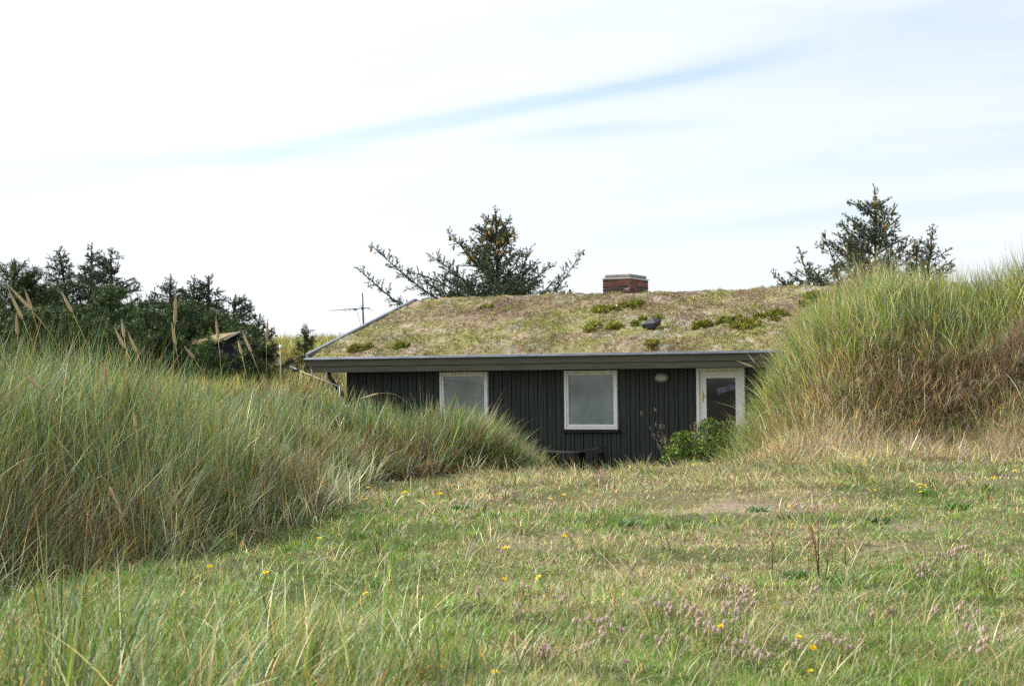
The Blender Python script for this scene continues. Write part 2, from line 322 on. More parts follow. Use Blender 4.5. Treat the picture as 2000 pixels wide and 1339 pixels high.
    parts.append(tuss(rng, x, y, (.05+.10*rng.rand(n))*np.interp(y, [6, 20], [.8, 1.25]), 22, .8, rng.rand(n)*6.28, np.full(n, .3), dict(green=3, lush=3, blue=1, olive=1.5), dict(straw=3, pale=1.5, pink=1), dd*.8, rad=.06, droop=1.2, S=3, wbase=.0032, wdist=.0005))
    V, a, b, c = join(parts)
    tag(arrmesh('lawn_grass', V, a, b, M_grass, col=c), 'short green and straw coloured grass covering the clearing in front of the house', 'grass', kind='stuff')
# ---- marram tussocks
def tuss(rng, cx, cy, hgt, nb, spread, lean_az, lean, mix_live, mix_dead, dead, rad=.16, wk=1.0, droop=1.0, S=6, gain=1.0, wbase=.0052, wdist=.00044, tip=None):
    """cx,cy arrays of tussock centres; nb blades each"""
    m = len(cx); k = np.repeat(np.arange(m), nb); n = len(k); tone = (1+.42*rng.randn(m)).clip(.42, 1.8)[k][:, None]*np.where(rng.rand(n, 1) < .14, 1.6, 1)*(1+.22*rng.randn(n, 1)).clip(.5, 1.6)
    lean_az = lean_az+rng.randn(m)*.5; tilt = rng.rand(m)[k]
    a = rng.rand(n)*6.283; r = rad*np.sqrt(rng.rand(n)); x = cx[k]+r*np.cos(a); y = cy[k]+r*np.sin(a)
    H = hgt[k]*(.55+.55*rng.rand(n)**.7)
    vx = np.cos(a)*spread*(.3+rng.rand(n))+np.cos(lean_az[k])*lean[k]; vy = np.sin(a)*spread*(.3+rng.rand(n))+np.sin(lean_az[k])*lean[k]
    az = np.arctan2(vy, vx)+rng.randn(n)*.75; mag = np.hypot(vx, vy)*(.5+1.0*rng.rand(n))
    th0 = np.clip(mag*.55, .02, 1.1); th1 = np.clip(th0+droop*(.10+1.25*rng.rand(n)**2.2)*(.5+mag), .1, 2.5)
    dd = dead[k] if hasattr(dead, '__len__') else np.full(n, dead)
    isd = rng.rand(n) < dd
    col = np.where(isd[:, None], pick(rng, n, mix_dead, .25), pick(rng, n, mix_live, .2))
    col = col*tone*gain; out = rng.rand(n) < .10; th0 = np.where(out, th0+rng.rand(n)*.5, th0); th1 = np.where(out, th0+.15*rng.rand(n), th1); H = np.where(out, H*1.12, H)
    th1 = np.where(isd, th1+rng.rand(n)*.9*droop, th1); H = np.where(isd, H*(.55+.4*rng.rand(n)), H)
    w = np.maximum(wbase, wdist*y)*(.6+.8*rng.rand(n))*wk
    tc_ = np.where((rng.rand(n) < .22)[:, None], pick(rng, n, dict(straw=2, orange=2, pale=1), .2), col) if tip is None else tip
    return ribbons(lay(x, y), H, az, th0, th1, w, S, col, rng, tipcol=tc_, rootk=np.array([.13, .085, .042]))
lawn()
LIVE_L = dict(green=4.2, blue=5.5, olive=.9, lush=1.0, pale=1.3); DEAD_L = dict(straw=2, orange=1.8, brown=3.4, grey=1.2, pale=.8)
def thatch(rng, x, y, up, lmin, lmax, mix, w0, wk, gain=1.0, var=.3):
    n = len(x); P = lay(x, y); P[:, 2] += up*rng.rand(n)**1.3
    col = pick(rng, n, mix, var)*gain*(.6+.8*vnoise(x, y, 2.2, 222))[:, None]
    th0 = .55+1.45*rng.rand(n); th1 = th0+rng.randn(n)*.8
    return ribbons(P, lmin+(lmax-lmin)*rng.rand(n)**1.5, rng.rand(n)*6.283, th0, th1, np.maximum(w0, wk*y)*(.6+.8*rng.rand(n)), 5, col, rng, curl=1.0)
def left_dune():
    parts = []
    # tussocks along and behind the front of the dune, densest where it faces the clearing
    n = 5600; y = 8.5+17*rng.rand(n)**1.35; toe = toe_x(y); off = -.05+rng.exponential(1.5, n); x = toe-off
    k = (x > -.36*y) & (off < 7); x, y, off, toe = x[k], y[k], off[k], toe[k]; n = len(x)
    hg = np.interp(y, [9, 12, 16, 20, 24, 25], [.86, .92, .88, .68, .54, .40])*(.72+.5*rng.rand(n)); hg = np.where(x > -1.2, hg*np.interp(x, [-1.2, .4], [1, .94]), hg)
    hg *= np.interp(off, [0, .35], [.6, 1]); cl = vnoise(x, y, 1.5, 98)*.6+vnoise(x, y, .7, 99)*.4; hg *= .46+1.06*cl; keep = rng.rand(n) < np.clip(.10+3.2*(cl-.34), .07, 1); x, y, off, hg, cl = x[keep], y[keep], off[keep], hg[keep], cl[keep]; n = len(x)
    lz = np.where(x < -1.6, np.pi*2.6*vnoise(x, y, .9, 97)+rng.randn(n)*.5, np.interp(off, [0, .8, 2], [-.6, -.3, 1.5])+rng.randn(n)*.6)
    ln = .18+.45*rng.rand(n)+np.where(off < .4, .35, 0)
    dead = np.clip(.20+1.1*(fbm(x, y, .5, 101)-.5)+np.where(off < .5, .28, 0), .05, .9)
    parts.append(tuss(rng, x, y, hg, 30, .50, lz, ln, LIVE_L, DEAD_L, dead, rad=.17, gain=.76))  # gain below one puts the dune's self-shadow into the blade colour
    # matted dead leaves hanging over the foot
    n = 620; y = 9+13*rng.rand(n)**1.3; x = toe_x(y)-.8*rng.rand(n)**1.5+.05; 
    parts.append(tuss(rng, x, y, np.full(n, .42), 26, .8, rng.randn(n)*.8-.7, np.full(n, .5), dict(green=1, olive=1, blue=1), dict(brown=5, straw=1.3, grey=1.5, orange=1), .8, gain=.8, rad=.25, droop=1.25))
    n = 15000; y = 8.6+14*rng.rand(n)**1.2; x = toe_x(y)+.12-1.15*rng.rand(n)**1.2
    parts.append(thatch(rng, x, y, .42, .15, .50, dict(brown=6, straw=1.2, grey=1.2, orange=1, pale=.3, olive=1.5), .0035, .0004, .50))  # brown dead leaves, with the shade of the dune foot painted in by low gain
    # long strands crossing the face in every direction
    n = 330; y = 8.8+13.5*rng.rand(n)**1.2; x = toe_x(y)-1.7*rng.rand(n)**1.3
    parts.append(tuss(rng, x, y, np.full(n, 1.02)*(.6+.45*rng.rand(n))*np.interp(y, [9, 16, 23], [1, .95, .62]), 7, .5, rng.rand(n)*6.28, .35+.7*rng.rand(n), dict(blue=4, pale=1.6, green=3), dict(straw=3, pale=1.5, orange=1), .3, rad=.10, droop=.75, S=8, wbase=.0058, wdist=.0004))
    # sparse fringe of longer arching blades reaching out over the lawn
    n = 150; y = 8.6+13.6*rng.rand(n); x = toe_x(y)+.02+.5*rng.rand(n)**1.5
    parts.append(tuss(rng, x, y, .30+.35*rng.rand(n), 14, .8, rng.randn(n)*.6-.6, np.full(n, .5), dict(pale=2, blue=2, green=1), dict(straw=1, pale=1), .35, rad=.08, droop=1.3))
    V, a, b, c = join(parts)
    tag(arrmesh('marram_grass', V, a, b, M_grass, col=c), 'tall blue green marram grass with dead stems covering the low dune beside the clearing', 'grass', kind='stuff')
left_dune()
LIVE_R = dict(green=4.2, olive=2.0, blue=3.2, yel=1.6, pale=2.2, lush=.4); DEAD_R = dict(straw=3.6, orange=1.7, pink=1.5, grey=1.6, pale=2, brown=.8)
def right_dune():
    parts = []; n = 2700
    x = 2.9+8.2*rng.rand(n)**.95; y = 24.0+7.2*rng.rand(n)**1.1
    k = (x < .36*y) & ~((y > 29.3) & (x < 4.3)); x, y = x[k], y[k]; n = len(x)
    cl = vnoise(x, y, 1.1, 198)*.6+vnoise(x, y, .5, 199)*.4; hg = np.interp(x, [2.9, 3.7, 4.6, 6], [.42, .68, .84, .88])*(.62+.75*cl)*(.85+.3*rng.rand(n))*np.where(x > 4.2, np.interp(y, [24, 26, 27.3], [.34, .5, 1]), np.interp(y, [24, 25.3, 27], [.5, .8, 1]))
    lz = np.where(x < 5.2, np.pi*1.02+rng.randn(n)*.5, np.pi*2.4*vnoise(x, y, .6, 197)+rng.randn(n)*.5); ln = np.interp(x, [2.7, 4, 5.5], [.75, .6, .42])
    dead = np.clip(np.interp(y, [24, 26, 27.2, 29], [.9, .74, .26, .14])+.8*(fbm(x, y, .6, 111)-.5)+.12*sstep(4.2, 3.2, x), .05, .95)
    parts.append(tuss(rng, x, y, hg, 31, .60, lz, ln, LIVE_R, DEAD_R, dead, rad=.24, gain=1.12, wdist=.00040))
    # thatch of fallen leaves under the face
    n = 1300; x = 3.5+6.0*rng.rand(n); y = 22.2+5.0*rng.rand(n)**.7
    parts.append(tuss(rng, x, y, np.interp(y, [22.2, 24, 26], [.16, .34, .55])*(.5+rng.rand(n)), 24, .9, rng.rand(n)*6.28, np.full(n, .55), dict(olive=1, green=1), dict(straw=2.4, pink=3.4, grey=2, pale=1.6, brown=2), .86, rad=.3, droop=1.3, wdist=.00038))
    n = 26000; x = 3.1+6.6*rng.rand(n); y = 22.6+4.7*rng.rand(n)**.6; k = rng.rand(n) < np.clip((x-3.0)*1.2, .15, 1); x, y = x[k], y[k]
    parts.append(thatch(rng, x, y, .22, .15, .55, dict(pink=4.5, straw=3.2, grey=2.4, pale=1.6, brown=3, olive=.8), .004, .00040, 1.0))
    n = 9000; x = 2.6+7.2*rng.rand(n); y = 23.6-4.2*rng.rand(n)**1.8; k = rng.rand(n) < np.clip(vnoise(x, y, .8, 95)*2.2-.5, 0, 1); x, y = x[k], y[k]
    parts.append(thatch(rng, x, y, .06, .12, .42, dict(straw=4, pale=3, pink=2, olive=1.5, green=1), .004, .00038, 1.1))
    n = 9000; x = 7.2+1.0*rng.randn(n); y = 25.6+.9*rng.rand(n)
    parts.append(thatch(rng, x, y, .55, .15, .5, dict(pink=3, brown=3, grey=1.5, straw=1.5, orange=.5), .004, .0004, .88))
    n = 260; x = 3.0+7*rng.rand(n); y = 25.2+3*rng.rand(n)
    parts.append(tuss(rng, x, y, np.full(n, .95)*(.7+.4*rng.rand(n))*np.interp(x, [3, 4.3], [.7, 1]), 7, .5, rng.randn(n)*.9+3.3, .5+.8*rng.rand(n), dict(blue=2, pale=2, green=2, yel=1), dict(straw=3, pale=2, pink=1), .5, rad=.10, droop=.9, S=8, wdist=.00036))
    # open stalks along the skyline
    n = 240; x = 5.2+5*rng.rand(n); y = 27.9+1.6*rng.rand(n)
    parts.append(tuss(rng, x, y, np.full(n, 1.12), 7, .30, rng.rand(n)*6.28, np.full(n, .1), dict(grey=1, brown=2, olive=2), dict(brown=1, grey=1), .4, rad=.2, droop=.4, wdist=.0002))
    V, a, b, c = join(parts)
    tag(arrmesh('marram_grass', V, a, b, M_grass, col=c), 'yellow green marram grass and pinkish dead thatch on the steep dune hiding the end of the house', 'grass', kind='stuff')
right_dune()
def far_dunes():
    parts = []; n = 1500; y = 27+38*rng.rand(n); x = -.36*y*rng.rand(n)+.02*y
    w = (x-HP[0])*HV[0]+(y-HP[1])*HV[1]; d = (x-HP[0])*HU[0]+(y-HP[1])*HU[1]
    k = ~((d > -6.4) & (w > -8.5) & (w < 9.5)); x, y = x[k], y[k]; n = len(x)
    parts.append(tuss(rng, x, y, np.full(n, .5)*(.7+.5*rng.rand(n)), 22, .4, rng.rand(n)*6.28, np.full(n, .25), dict(olive=3, green=2, yel=2, blue=1), dict(straw=3, orange=1, brown=1), .45, rad=.6, S=4, wdist=.00038))
    n = 700; y = 52+10*rng.rand(n); x = -.20*y+.18*y*rng.rand(n)
    parts.append(tuss(rng, x, y, np.full(n, .45)*(.7+.5*rng.rand(n)), 26, .4, rng.rand(n)*6.28, np.full(n, .25), dict(olive=3, green=2, yel=2, blue=1), dict(straw=3, orange=1, brown=1), .45, rad=.5, S=4, wdist=.00036))
    V, a, b, c = join(parts)
    tag(arrmesh('dune_grass', V, a, b, M_grass, col=c), 'olive and yellow grass on the far dunes behind and beside the house', 'grass', kind='stuff')
far_dunes()
def long_straw():
    """soft, combed-over tufts at the crest before the house, and pale arcs in the lawn"""
    parts = []; n = 420; y = 17.0+7.8*rng.rand(n)**.8; x = -.8+5.6*rng.rand(n); k = (x > toe_x(y)-.2) & (sand_map(x, y) < .5); x, y = x[k], y[k]; n = len(x)
    parts.append(tuss(rng, x, y, np.interp(y, [17.5, 21, 24], [.32, .28, .20])*(.35+1.1*vnoise(x, y, .9, 66)), 34, .6, rng.randn(n)*.6+(np.pi*1.05), np.full(n, 1.5), dict(pale=3, olive=2, green=1.2, blue=1), dict(straw=4, orange=1, brown=.6, pink=1.4), .55, rad=.18, droop=1.1, wdist=.0003))
    n = 230; py = HOR+165+rng.rand(n)**.8*430; y = EYE/((py-HOR)/FPX); x = (rng.rand(n)*1900-850)/FPX*y; k = x > toe_x(y); x, y = x[k], y[k]; n = len(x)
    parts.append(tuss(rng, x, y, np.full(n, .30)*(.5+.7*rng.rand(n)), 9, .5, rng.rand(n)*6.28, np.full(n, .95), dict(pale=3, blue=1, green=1), dict(straw=3, pale=1), .5, rad=.05, droop=1.2, wbase=.003))
    # short fringe right before the house wall
    n = 130; y = 24.8+1.0*rng.rand(n); x = -.2+3.6*rng.rand(n)
    parts.append(tuss(rng, x, y, np.full(n, .15)*(.4+1.1*rng.rand(n)), 16, .9, rng.rand(n)*6.28, np.full(n, .35), dict(pale=1, olive=2, green=1), dict(straw=3, orange=1.3, brown=1), .6, rad=.16, droop=.9, wdist=.0003))
    n = 16; y = 24.2+.9*rng.rand(n); x = .5+.9*rng.rand(n)
    parts.append(tuss(rng, x, y, np.full(n, .42), 9, .8, np.full(n, .2), np.full(n, .5), dict(pale=2, olive=2), dict(straw=3), .4, rad=.1, droop=1.3, wdist=.0002))
    V, a, b, c = join(parts)
    tag(arrmesh('bent_grass', V, a, b, M_grass, col=c), 'long pale bent grass combed flat over the rise before the house wall', 'grass', kind='stuff')
long_straw()
def near_blades():
    parts = []; n = 58; y = 4.1+3.4*rng.rand(n); x = (-1080+rng.rand(n)**1.1*1130)/FPX*y
    hg = np.interp((x/y*FPX+1000), [-100, 250, 650, 900, 1100], [.74, .76, .62, .44, .26])*(.75+.45*rng.rand(n))*np.interp(y, [4.3, 7.7], [1.0, .85])
    parts.append(tuss(rng, x, y, hg, 26, .42, rng.randn(n)*1.0+.5, .15+.6*rng.rand(n), dict(green=4, blue=3.5, lush=1.5, olive=1, pale=1), dict(straw=2, orange=2, pale=1.6), .24, rad=.17, droop=1.0, wbase=.0052, S=7))
    n = 30; y = 5.6+1.9*rng.rand(n); x = (-150+rng.rand(n)*1150)/FPX*y
    parts.append(tuss(rng, x, y, np.full(n, .34), 9, .6, rng.rand(n)*1.0-.1, np.full(n, .9), dict(pale=3, green=2, blue=1), dict(straw=2, pale=1), .4, rad=.06, droop=1.0, wbase=.0035, S=7))
    V, a, b, c = join(parts)
    tag(arrmesh('long_grass', V, a, b, M_grass, col=c), 'loose tall green blades standing closest to the viewer at the edge of the lawn', 'grass', kind='stuff')
near_blades()
exec_more = True
# ================================================================== THE HOUSE
house = empty('holiday_house', (HP[0], HP[1], FLOOR), -HA, 'low black timber house with a mossy turf roof, sunk between the grassy dunes', 'house')
TL, TR = -5.457, 5.9                                   # wall ends along the front
RL, RR = -6.10, 6.5                                    # roof ends
EV, RG, PITCHR = -.6, 4.19, math.atan((3.714-2.40)/4.79)
def rz_(w): return 2.40+(w-EV)*math.tan(PITCHR) if w <= RG else 2.40+(2*RG-EV-w)*math.tan(PITCHR)
# ---- walls: solid core, then boards of two widths with dark joints
mb = MB()
openings = [(-3.281, -2.195, .93, 2.105), (-.529, .592, .93, 2.105), (2.204, 3.165, -.1, 2.12)]
core = MB(); xs = [TL]+[v for o in openings for v in (o[0], o[1])]+[TR]
for i in range(0, len(xs), 2): core.box(xs[i], xs[i+1], .03, .16, -.3, 2.30)
for a, b_, z0, z1 in openings:
    if z0 > 0: core.box(a, b_, .03, .16, -.3, z0)
    core.box(a, b_, .03, .16, z1, 2.30)
core.box(TL, TL+.13, .162, 8.2, -.3, 2.30); core.box(TR-.13, TR, .162, 8.2, -.3, 2.30); core.box(TL+.132, TR-.132, 8.07, 8.2, -.3, 2.30)
for x0_ in (TL, TR-.13):
    core.add([(x0_+e, w, z) for e in (0, .13) for w, z in ((0.01, 2.302), (8.19, 2.302), (RG, 3.50))], [(0, 1, 2), (5, 4, 3), (0, 3, 4, 1), (1, 4, 5, 2), (2, 5, 3, 0)])
wall = core.build('wall', M_wall, house)
x = TL-.02; k = 0; r2 = random.Random(5); bb = MB()
while x < TR:
    wdt = (.118 if k % 2 else .078)+r2.uniform(-.006, .006); y0 = .012 if k % 2 else .0
    def board(z0, z1): bb.box(x+.006, x+wdt-.006, y0+r2.uniform(0, .003), .028, z0, z1, .003)
    c = x+wdt/2; hit_ = [o for o in openings if o[0]-.03 < c < o[1]+.03]
    if not hit_: board(-.3, 2.12)
    elif hit_[0][2] > 0: board(-.3, .875)
    x += wdt; k += 1
bb.build('cladding', M_wall, house)
side = MB(); y = .17; k = 0
while y < 8.1:
    wdt = .118 if k % 2 else .078; side.box(TL-.03, TL-.004, y+.006, y+wdt-.006, -.3, 2.28, .003); y += wdt; k += 1
side.build('side_cladding', M_wall, house)
# ---- windows
M_glass, t_, p_ = base_mat('window_glass', (.16, .19, .20), .05, .5)
no = t_.nodes.new('ShaderNodeTexNoise'); no.inputs['Scale'].default_value = 1.6; no.inputs['Detail'].default_value = 4; cr = t_.nodes.new('ShaderNodeValToRGB')
cr.color_ramp.elements[0].position = .3; cr.color_ramp.elements[1].position = .7; cr.color_ramp.elements[0].color = (.14, .17, .18, 1); cr.color_ramp.elements[1].color = (.27, .32, .34, 1)  # mottled base colour paints soft reflections onto the greyish glass
tco = t_.nodes.new('ShaderNodeTexCoord'); t_.links.new(tco.outputs['Object'], no.inputs['Vector']); t_.links.new(no.outputs[0], cr.inputs[0]); t_.links.new(cr.outputs[0], p_.inputs['Base Color'])
p_.inputs['Specular IOR Level'].default_value = .8
def frame_mb(a, b, z0, z1, fw, y0, y1, bev=.004, bottom=None):
    m = MB(); bt = fw if bottom is None else bottom
    m.box(a, a+fw, y0, y1, z0, z1, bev); m.box(b-fw, b, y0, y1, z0, z1, bev)
    m.box(a+fw, b-fw, y0+.002, y1, z1-fw, z1-.001, bev); m.box(a+fw, b-fw, y0+.002, y1, z0+.001, z0+bt, bev)
    return m
for a, b_, z0, z1 in openings[:2]:
    win = frame_mb(a+.003, b_-.003, z0+.012, z1-.012, .045, -.03, .09).build('window', M_white, house)
    frame_mb(a+.05, b_-.05, z0+.06, z1-.06, .038, -.012, .06, .004, .052).build('sash', M_white, win)
    MB().box(a+.09, b_-.09, .02, .03, z0+.11, z1-.10).build('pane', M_glass, win)
    MB().box(a-.04, b_+.04, -.065, .03, z0-.045, z0+.008, .006).build('sill', M_black, win)
win = None
# ---- door
dr = empty('door'); dr.parent = house; dz1 = 2.11
fr = MB(); fr.box(2.207, 2.268, -.035, .10, -.05, dz1, .004); fr.box(3.103, 3.162, -.035, .10, -.05, dz1, .004); fr.box(2.269, 3.102, -.033, .10, dz1-.06, dz1-.001, .004)
fr.build('door_frame', M_white, dr)
lf = frame_mb(2.274, 3.098, .0, dz1-.066, .125, -.005, .045, .004, .32); lf.box(2.30, 2.318, -.016, -.006, .0, dz1-.08)
lf.build('door_leaf', M_white, dr)
M_dglass, _, _ = base_mat('door_glass', (.022, .022, .026), .06, .6)
MB().box(2.395, 2.977, .012, .022, .315, dz1-.186).build('pane', M_dglass, dr)
# bluish reflection in the door pane, painted as a flat patch on the glass
M_reflection = noisy('reflection_blue', (.05, .055, .10), (.20, .20, .30), 9, .7)
sh = MB(); sh.add([(2.62, .010, 1.60), (3.02-.045, .010, 1.72), (2.95, .010, 1.83), (2.72, .010, 1.74), (2.60, .010, 1.73), (2.62, .006, 1.60), (2.975, .006, 1.72), (2.95, .006, 1.83), (2.72, .006, 1.74), (2.60, .006, 1.73)],
       [(9, 8, 7, 6, 5), (0, 1, 2, 3, 4), (0, 5, 6, 1), (1, 6, 7, 2), (2, 7, 8, 3), (3, 8, 9, 4), (4, 9, 5, 0)])
sh.build('pane_reflection', M_reflection, dr)
hm = MB(); hm.box(2.322, 2.345, -.018, -.006, 1.48, 1.66, .003); hm.tube([(2.334, -.018, 1.585), (2.334, -.05, 1.585), (2.40, -.05, 1.58)], .008, 8); hm.build('handle', M_brass, dr)
MB().box(2.207, 3.16, -.25, -.04, -.05, .03, .01).build('threshold', M_cap, dr)
# ---- lamp by the door
M_lamp, _, _ = base_mat('lamp_glass', (.42, .42, .40), .25, .5)
lmp = MB()
def dome(mb, cx, cz, ax, az_, depth, y0, rings=6, n=28):
    V = []; 
    for i in range(rings+1):
        t = i/rings*math.pi/2
        for k in range(n): u = 2*math.pi*k/n; V.append((cx+ax*math.cos(t)*math.cos(u), y0-depth*math.sin(t), cz+az_*math.cos(t)*math.sin(u)))
    mb.add(V, [(i*n+k, i*n+(k+1) % n, (i+1)*n+(k+1) % n, (i+1)*n+k) for i in range(rings) for k in range(n)])
dome(lmp, 1.51, 1.94, .128, .078, .075, -.03); wl = lmp.build('wall_lamp', M_lamp, house, True)
rim = MB(); rim.tube([(1.51+.140*math.cos(u), -.022, 1.94+.09*math.sin(u)) for u in np.linspace(0, 2*math.pi, 29)], .013, 8, False); rim.box(1.40, 1.62, -.02, .012, 1.87, 2.01, .02)
rim.build('lamp_ring', noisy('lamp_grey', (.10, .10, .10), (.16, .16, .15), 9, .5), wl, True)
# ---- roof: deck, turf, fascia boards, metal edges
deck = MB()
def slab(m, x0, x1, wa, wb, dz0, dz1):
    V = [(xx, w, rz_(w)+d) for xx in (x0, x1) for w in (wa, wb) for d in (dz0, dz1)]
    m.add(V, [(0, 2, 3, 1), (4, 5, 7, 6), (0, 1, 5, 4), (2, 6, 7, 3), (0, 4, 6, 2), (1, 3, 7, 5)])
slab(deck, RL+.05, RR-.05, EV+.05, RG, -.20, -.03); slab(deck, RL+.05, RR-.05, RG+.0005, 2*RG-EV-.05, -.20, -.03)
roof = deck.build('roof', M_black, house)
fa = MB(); fa.box(RL+.03, RR, EV, EV+.045, 2.238, 2.385, .004); fa.box(RL+.05, RR, EV+.022, EV+.06, 2.112, 2.232, .004)
fa.box(RL+.06, RR, EV+.062, -.035, 2.125, 2.14)
fa.build('fascia', M_fascia, house)
for x0_, x1_ in ((RL, RL+.028), (RR-.028, RR)):
    ba = MB(); slab(ba, x0_, x1_, EV-.002, RG, -.22, -.02); slab(ba, x0_, x1_, RG+.0005, 2*RG-EV, -.22, -.02); ba.build('bargeboard', M_fascia, house)
ed = MB(); ed.box(RL-.01, RR+.01, EV-.055, EV+.004, 2.372, 2.402, .006); ed.box(RL-.008, RR+.008, EV+.006, EV+.030, 2.386, 2.425, .004)
for x0_, x1_ in ((RL-.02, RL+.056), (RR-.056, RR+.02)):
    slab(ed, x0_, x1_, EV+.031, RG, -.03, .10); slab(ed, x0_, x1_, RG+.0005, 2*RG-EV, -.03, .10)
ed.build('metal_edge', M_zinc, house)
# downpipe: black swan neck under the eave, pale pipe on the corner
dp = MB(); dp.tube([(TL-.17, EV+.16, 2.13), (TL-.16, EV+.17, 2.02), (TL+.04, -.12, 1.55), (TL+.05, -.075, 1.46)], .04, 10); dpo = dp.build('downpipe', M_dark, house, True)
MB().tube([(TL+.05, -.072, 1.47), (TL+.05, -.07, -.1)], .042, 10).build('lower_pipe', noisy('pale_pipe', (.38, .38, .38), (.5, .5, .5), 5, .5), dpo, True)
# ---- turf surface: grid following both slopes, lumpy
def turf_h(x, w):
    h = .045+.075*fbm(x, w, 1.1, 130)+.075*np.abs(fbm(x, w, 5.0, 135)-.5)*2+.03*vnoise(x, w, 11, 138)
    h = h+.05*np.exp(-((w-RG)/.5)**2)*(vnoise(x, w, 1.3, 139)-.2)
    e = np.minimum(np.minimum(x-(RL+.06), (RR-.06)-x), np.minimum(w-(EV+.03), (2*RG-EV-.03)-w)); return h*sstep(-.01, .22, e)
def roofz(w): return np.where(w <= RG, 2.40+(w-EV)*math.tan(PITCHR), 2.40+(2*RG-EV-w)*math.tan(PITCHR))-.05*np.exp(-((w-RG)/.25)**2)
tx = np.linspace(RL+.058, RR-.058, 420); tw = np.concatenate([np.linspace(EV+.032, RG+.5, 170), np.linspace(RG+.6, 2*RG-EV-.03, 50)])
TX, TW = np.meshgrid(tx, tw); TZ = roofz(TW)+turf_h(TX, TW)
def turf_col(x, w):
    f = fbm(x, w, .8, 140); g = np.clip((fbm(x, w, 1.6, 145)-.42)*4.2+.7*np.exp(-((w-EV-.5)/1.6)**2)-.15, 0, 1)*.8; b = np.clip((fbm(x, w, .7, 149)-.5)*4+.95*np.exp(-(((x+4.6)/2.4)**2+((w-2.8)/1.4)**2))+.5*sstep(3.4, 4.2, w), 0, 1)
    pinkish = np.array([.30, .24, .155]); grn = np.array([.235, .225, .085]); brn = np.array([.19, .13, .095]); gry = np.array([.36, .32, .27])
    g = g[..., None]; b = b[..., None]; f = f[..., None]
    c = pinkish*(1-g)+grn*g; c = c*(1-.75*b)+brn*.75*b
    s = np.clip((fbm(x, w, 2.6, 152)-.56)*6, 0, 1)[..., None]; return (c*(1-s*.6)+gry*s*.6)*.84
i2 = np.arange(TX.size).reshape(TX.shape)
TF = np.stack([i2[:-1, :-1], i2[:-1, 1:], i2[1:, 1:], i2[1:, :-1]], -1).reshape(-1, 4)
tcv = turf_col(TX, TW).reshape(-1, 3)*(.75+.6*vnoise(TX, TW, 14, 155).reshape(-1, 1))
turf = arrmesh('turf', np.stack([TX, TW, TZ], -1).reshape(-1, 3), None, TF, M_soil, roof, tcv, True)
n = 150000; x = RL+.08+(RR-RL-.16)*rng.rand(n); w = EV+.04+(RG+.35-EV)*rng.rand(n)
dens = fbm(x, w, 2.2, 160); 
k = rng.rand(n) < np.clip(.25+2.2*(dens-.35), .1, 1); x, w, dens = x[k], w[k], dens[k]; n = len(x)
P = np.stack([x, w, roofz(w)+turf_h(x, w)-.01], -1); cb = turf_col(x, w)
cb = cb*(1+.35*rng.randn(n, 1)).clip(.5, 1.8); gg = (rng.rand(n) < .22*np.clip((fbm(x, w, 1.6, 145)-.40)*5+.25, 0, 1.6)); cb[gg] = pick(rng, gg.sum(), dict(yel=1.5, olive=1.6, lush=1), .25)*1.1
V, a3, a4, cc_ = ribbons(P, .02+.035*rng.rand(n)*(1+(dens-.3)), rng.rand(n)*6.28, .1+.9*rng.rand(n), .6+1.0*rng.rand(n), .010+.012*rng.rand(n), 2, cb, rng)
tag(arrmesh('turf_blades', V, a3, a4, M_moss, roof, cc_), kind='stuff')
n = 2600; x = RL+.15+(RR-RL-.3)*rng.rand(n); w = EV+.06+(RG+.1-EV)*rng.rand(n)**1.2; k = (vnoise(x, w, 2.4, 166) > .66) | (rng.rand(n) < .10); x, w = x[k], w[k]; x = np.repeat(x, 7)+.03*rng.randn(len(x)*7); w = np.clip(np.repeat(w, 7)+.03*rng.randn(len(w)*7), EV+.05, RG+.3); n = len(x)
V, a3, a4, cc_ = ribbons(np.stack([x, w, roofz(w)+turf_h(x, w)-.01], -1), .05+.07*rng.rand(n), rng.rand(n)*6.28, .1+.6*rng.rand(n), .5+.8*rng.rand(n), .009+.006*rng.rand(n), 3, pick(rng, n, dict(yel=2, olive=2, lush=1.5, straw=1.5, green=1), .25), rng)
tag(arrmesh('turf_tufts', V, a3, a4, M_grass, roof, cc_), kind='stuff')
# ---- chimney with real courses of brick
CH = (-1.48, -.83, 4.42, 5.55); ct = 4.115
pal = [(.25, .085, .06), (.21, .075, .06), (.12, .065, .06), (.095, .065, .065), (.29, .11, .07), (.18, .08, .065), (.085, .068, .068)]
def brick_mat():
    m, t, p = base_mat('brick', rough=.9, spec=.1); a = t.nodes.new('ShaderNodeAttribute'); a.attribute_name = 'Col'; t.links.new(a.outputs['Color'], p.inputs['Base Color']); return m
core = MB().box(CH[0]+.01, CH[1]-.01, CH[2]+.01, CH[3]-.01, 3.0, ct-.001).build('chimney', noisy('mortar', (.30, .29, .26), (.42, .41, .38), 20, .95), house)
bv = MB(); cols = []; rb = random.Random(9); z = ct-.0655; course = 0
while z > 3.1:
    off = 0 if course % 2 else .12
    for face in range(4):
        horiz = face % 2 == 0; a0, a1 = (CH[0], CH[1]) if horiz else (CH[2], CH[3]); s = a0-off
        while s < a1-.01:
            p0, p1 = max(s, a0)+.004, min(s+.24, a1)-.004; s += .24
            if p1-p0 < .03: continue
            n0 = bv.n; d = rb.uniform(0, .003)
            if horiz: yy = (CH[2]-d, CH[2]+.0095) if face == 0 else (CH[3]-.0095, CH[3]+d); bv.box(p0+(.011 if p0 < a0+.01 else 0)*0, p1, yy[0], yy[1], z, z+.054)
            else: xx = (CH[0]-d, CH[0]+.0095) if face == 3 else (CH[1]-.0095, CH[1]+d); bv.box(xx[0], xx[1], p0+.0, p1, z, z+.054)
            cols += [np.array(rb.choice(pal))*rb.uniform(.8, 1.25)]*(bv.n-n0)
    z -= .0665; course += 1
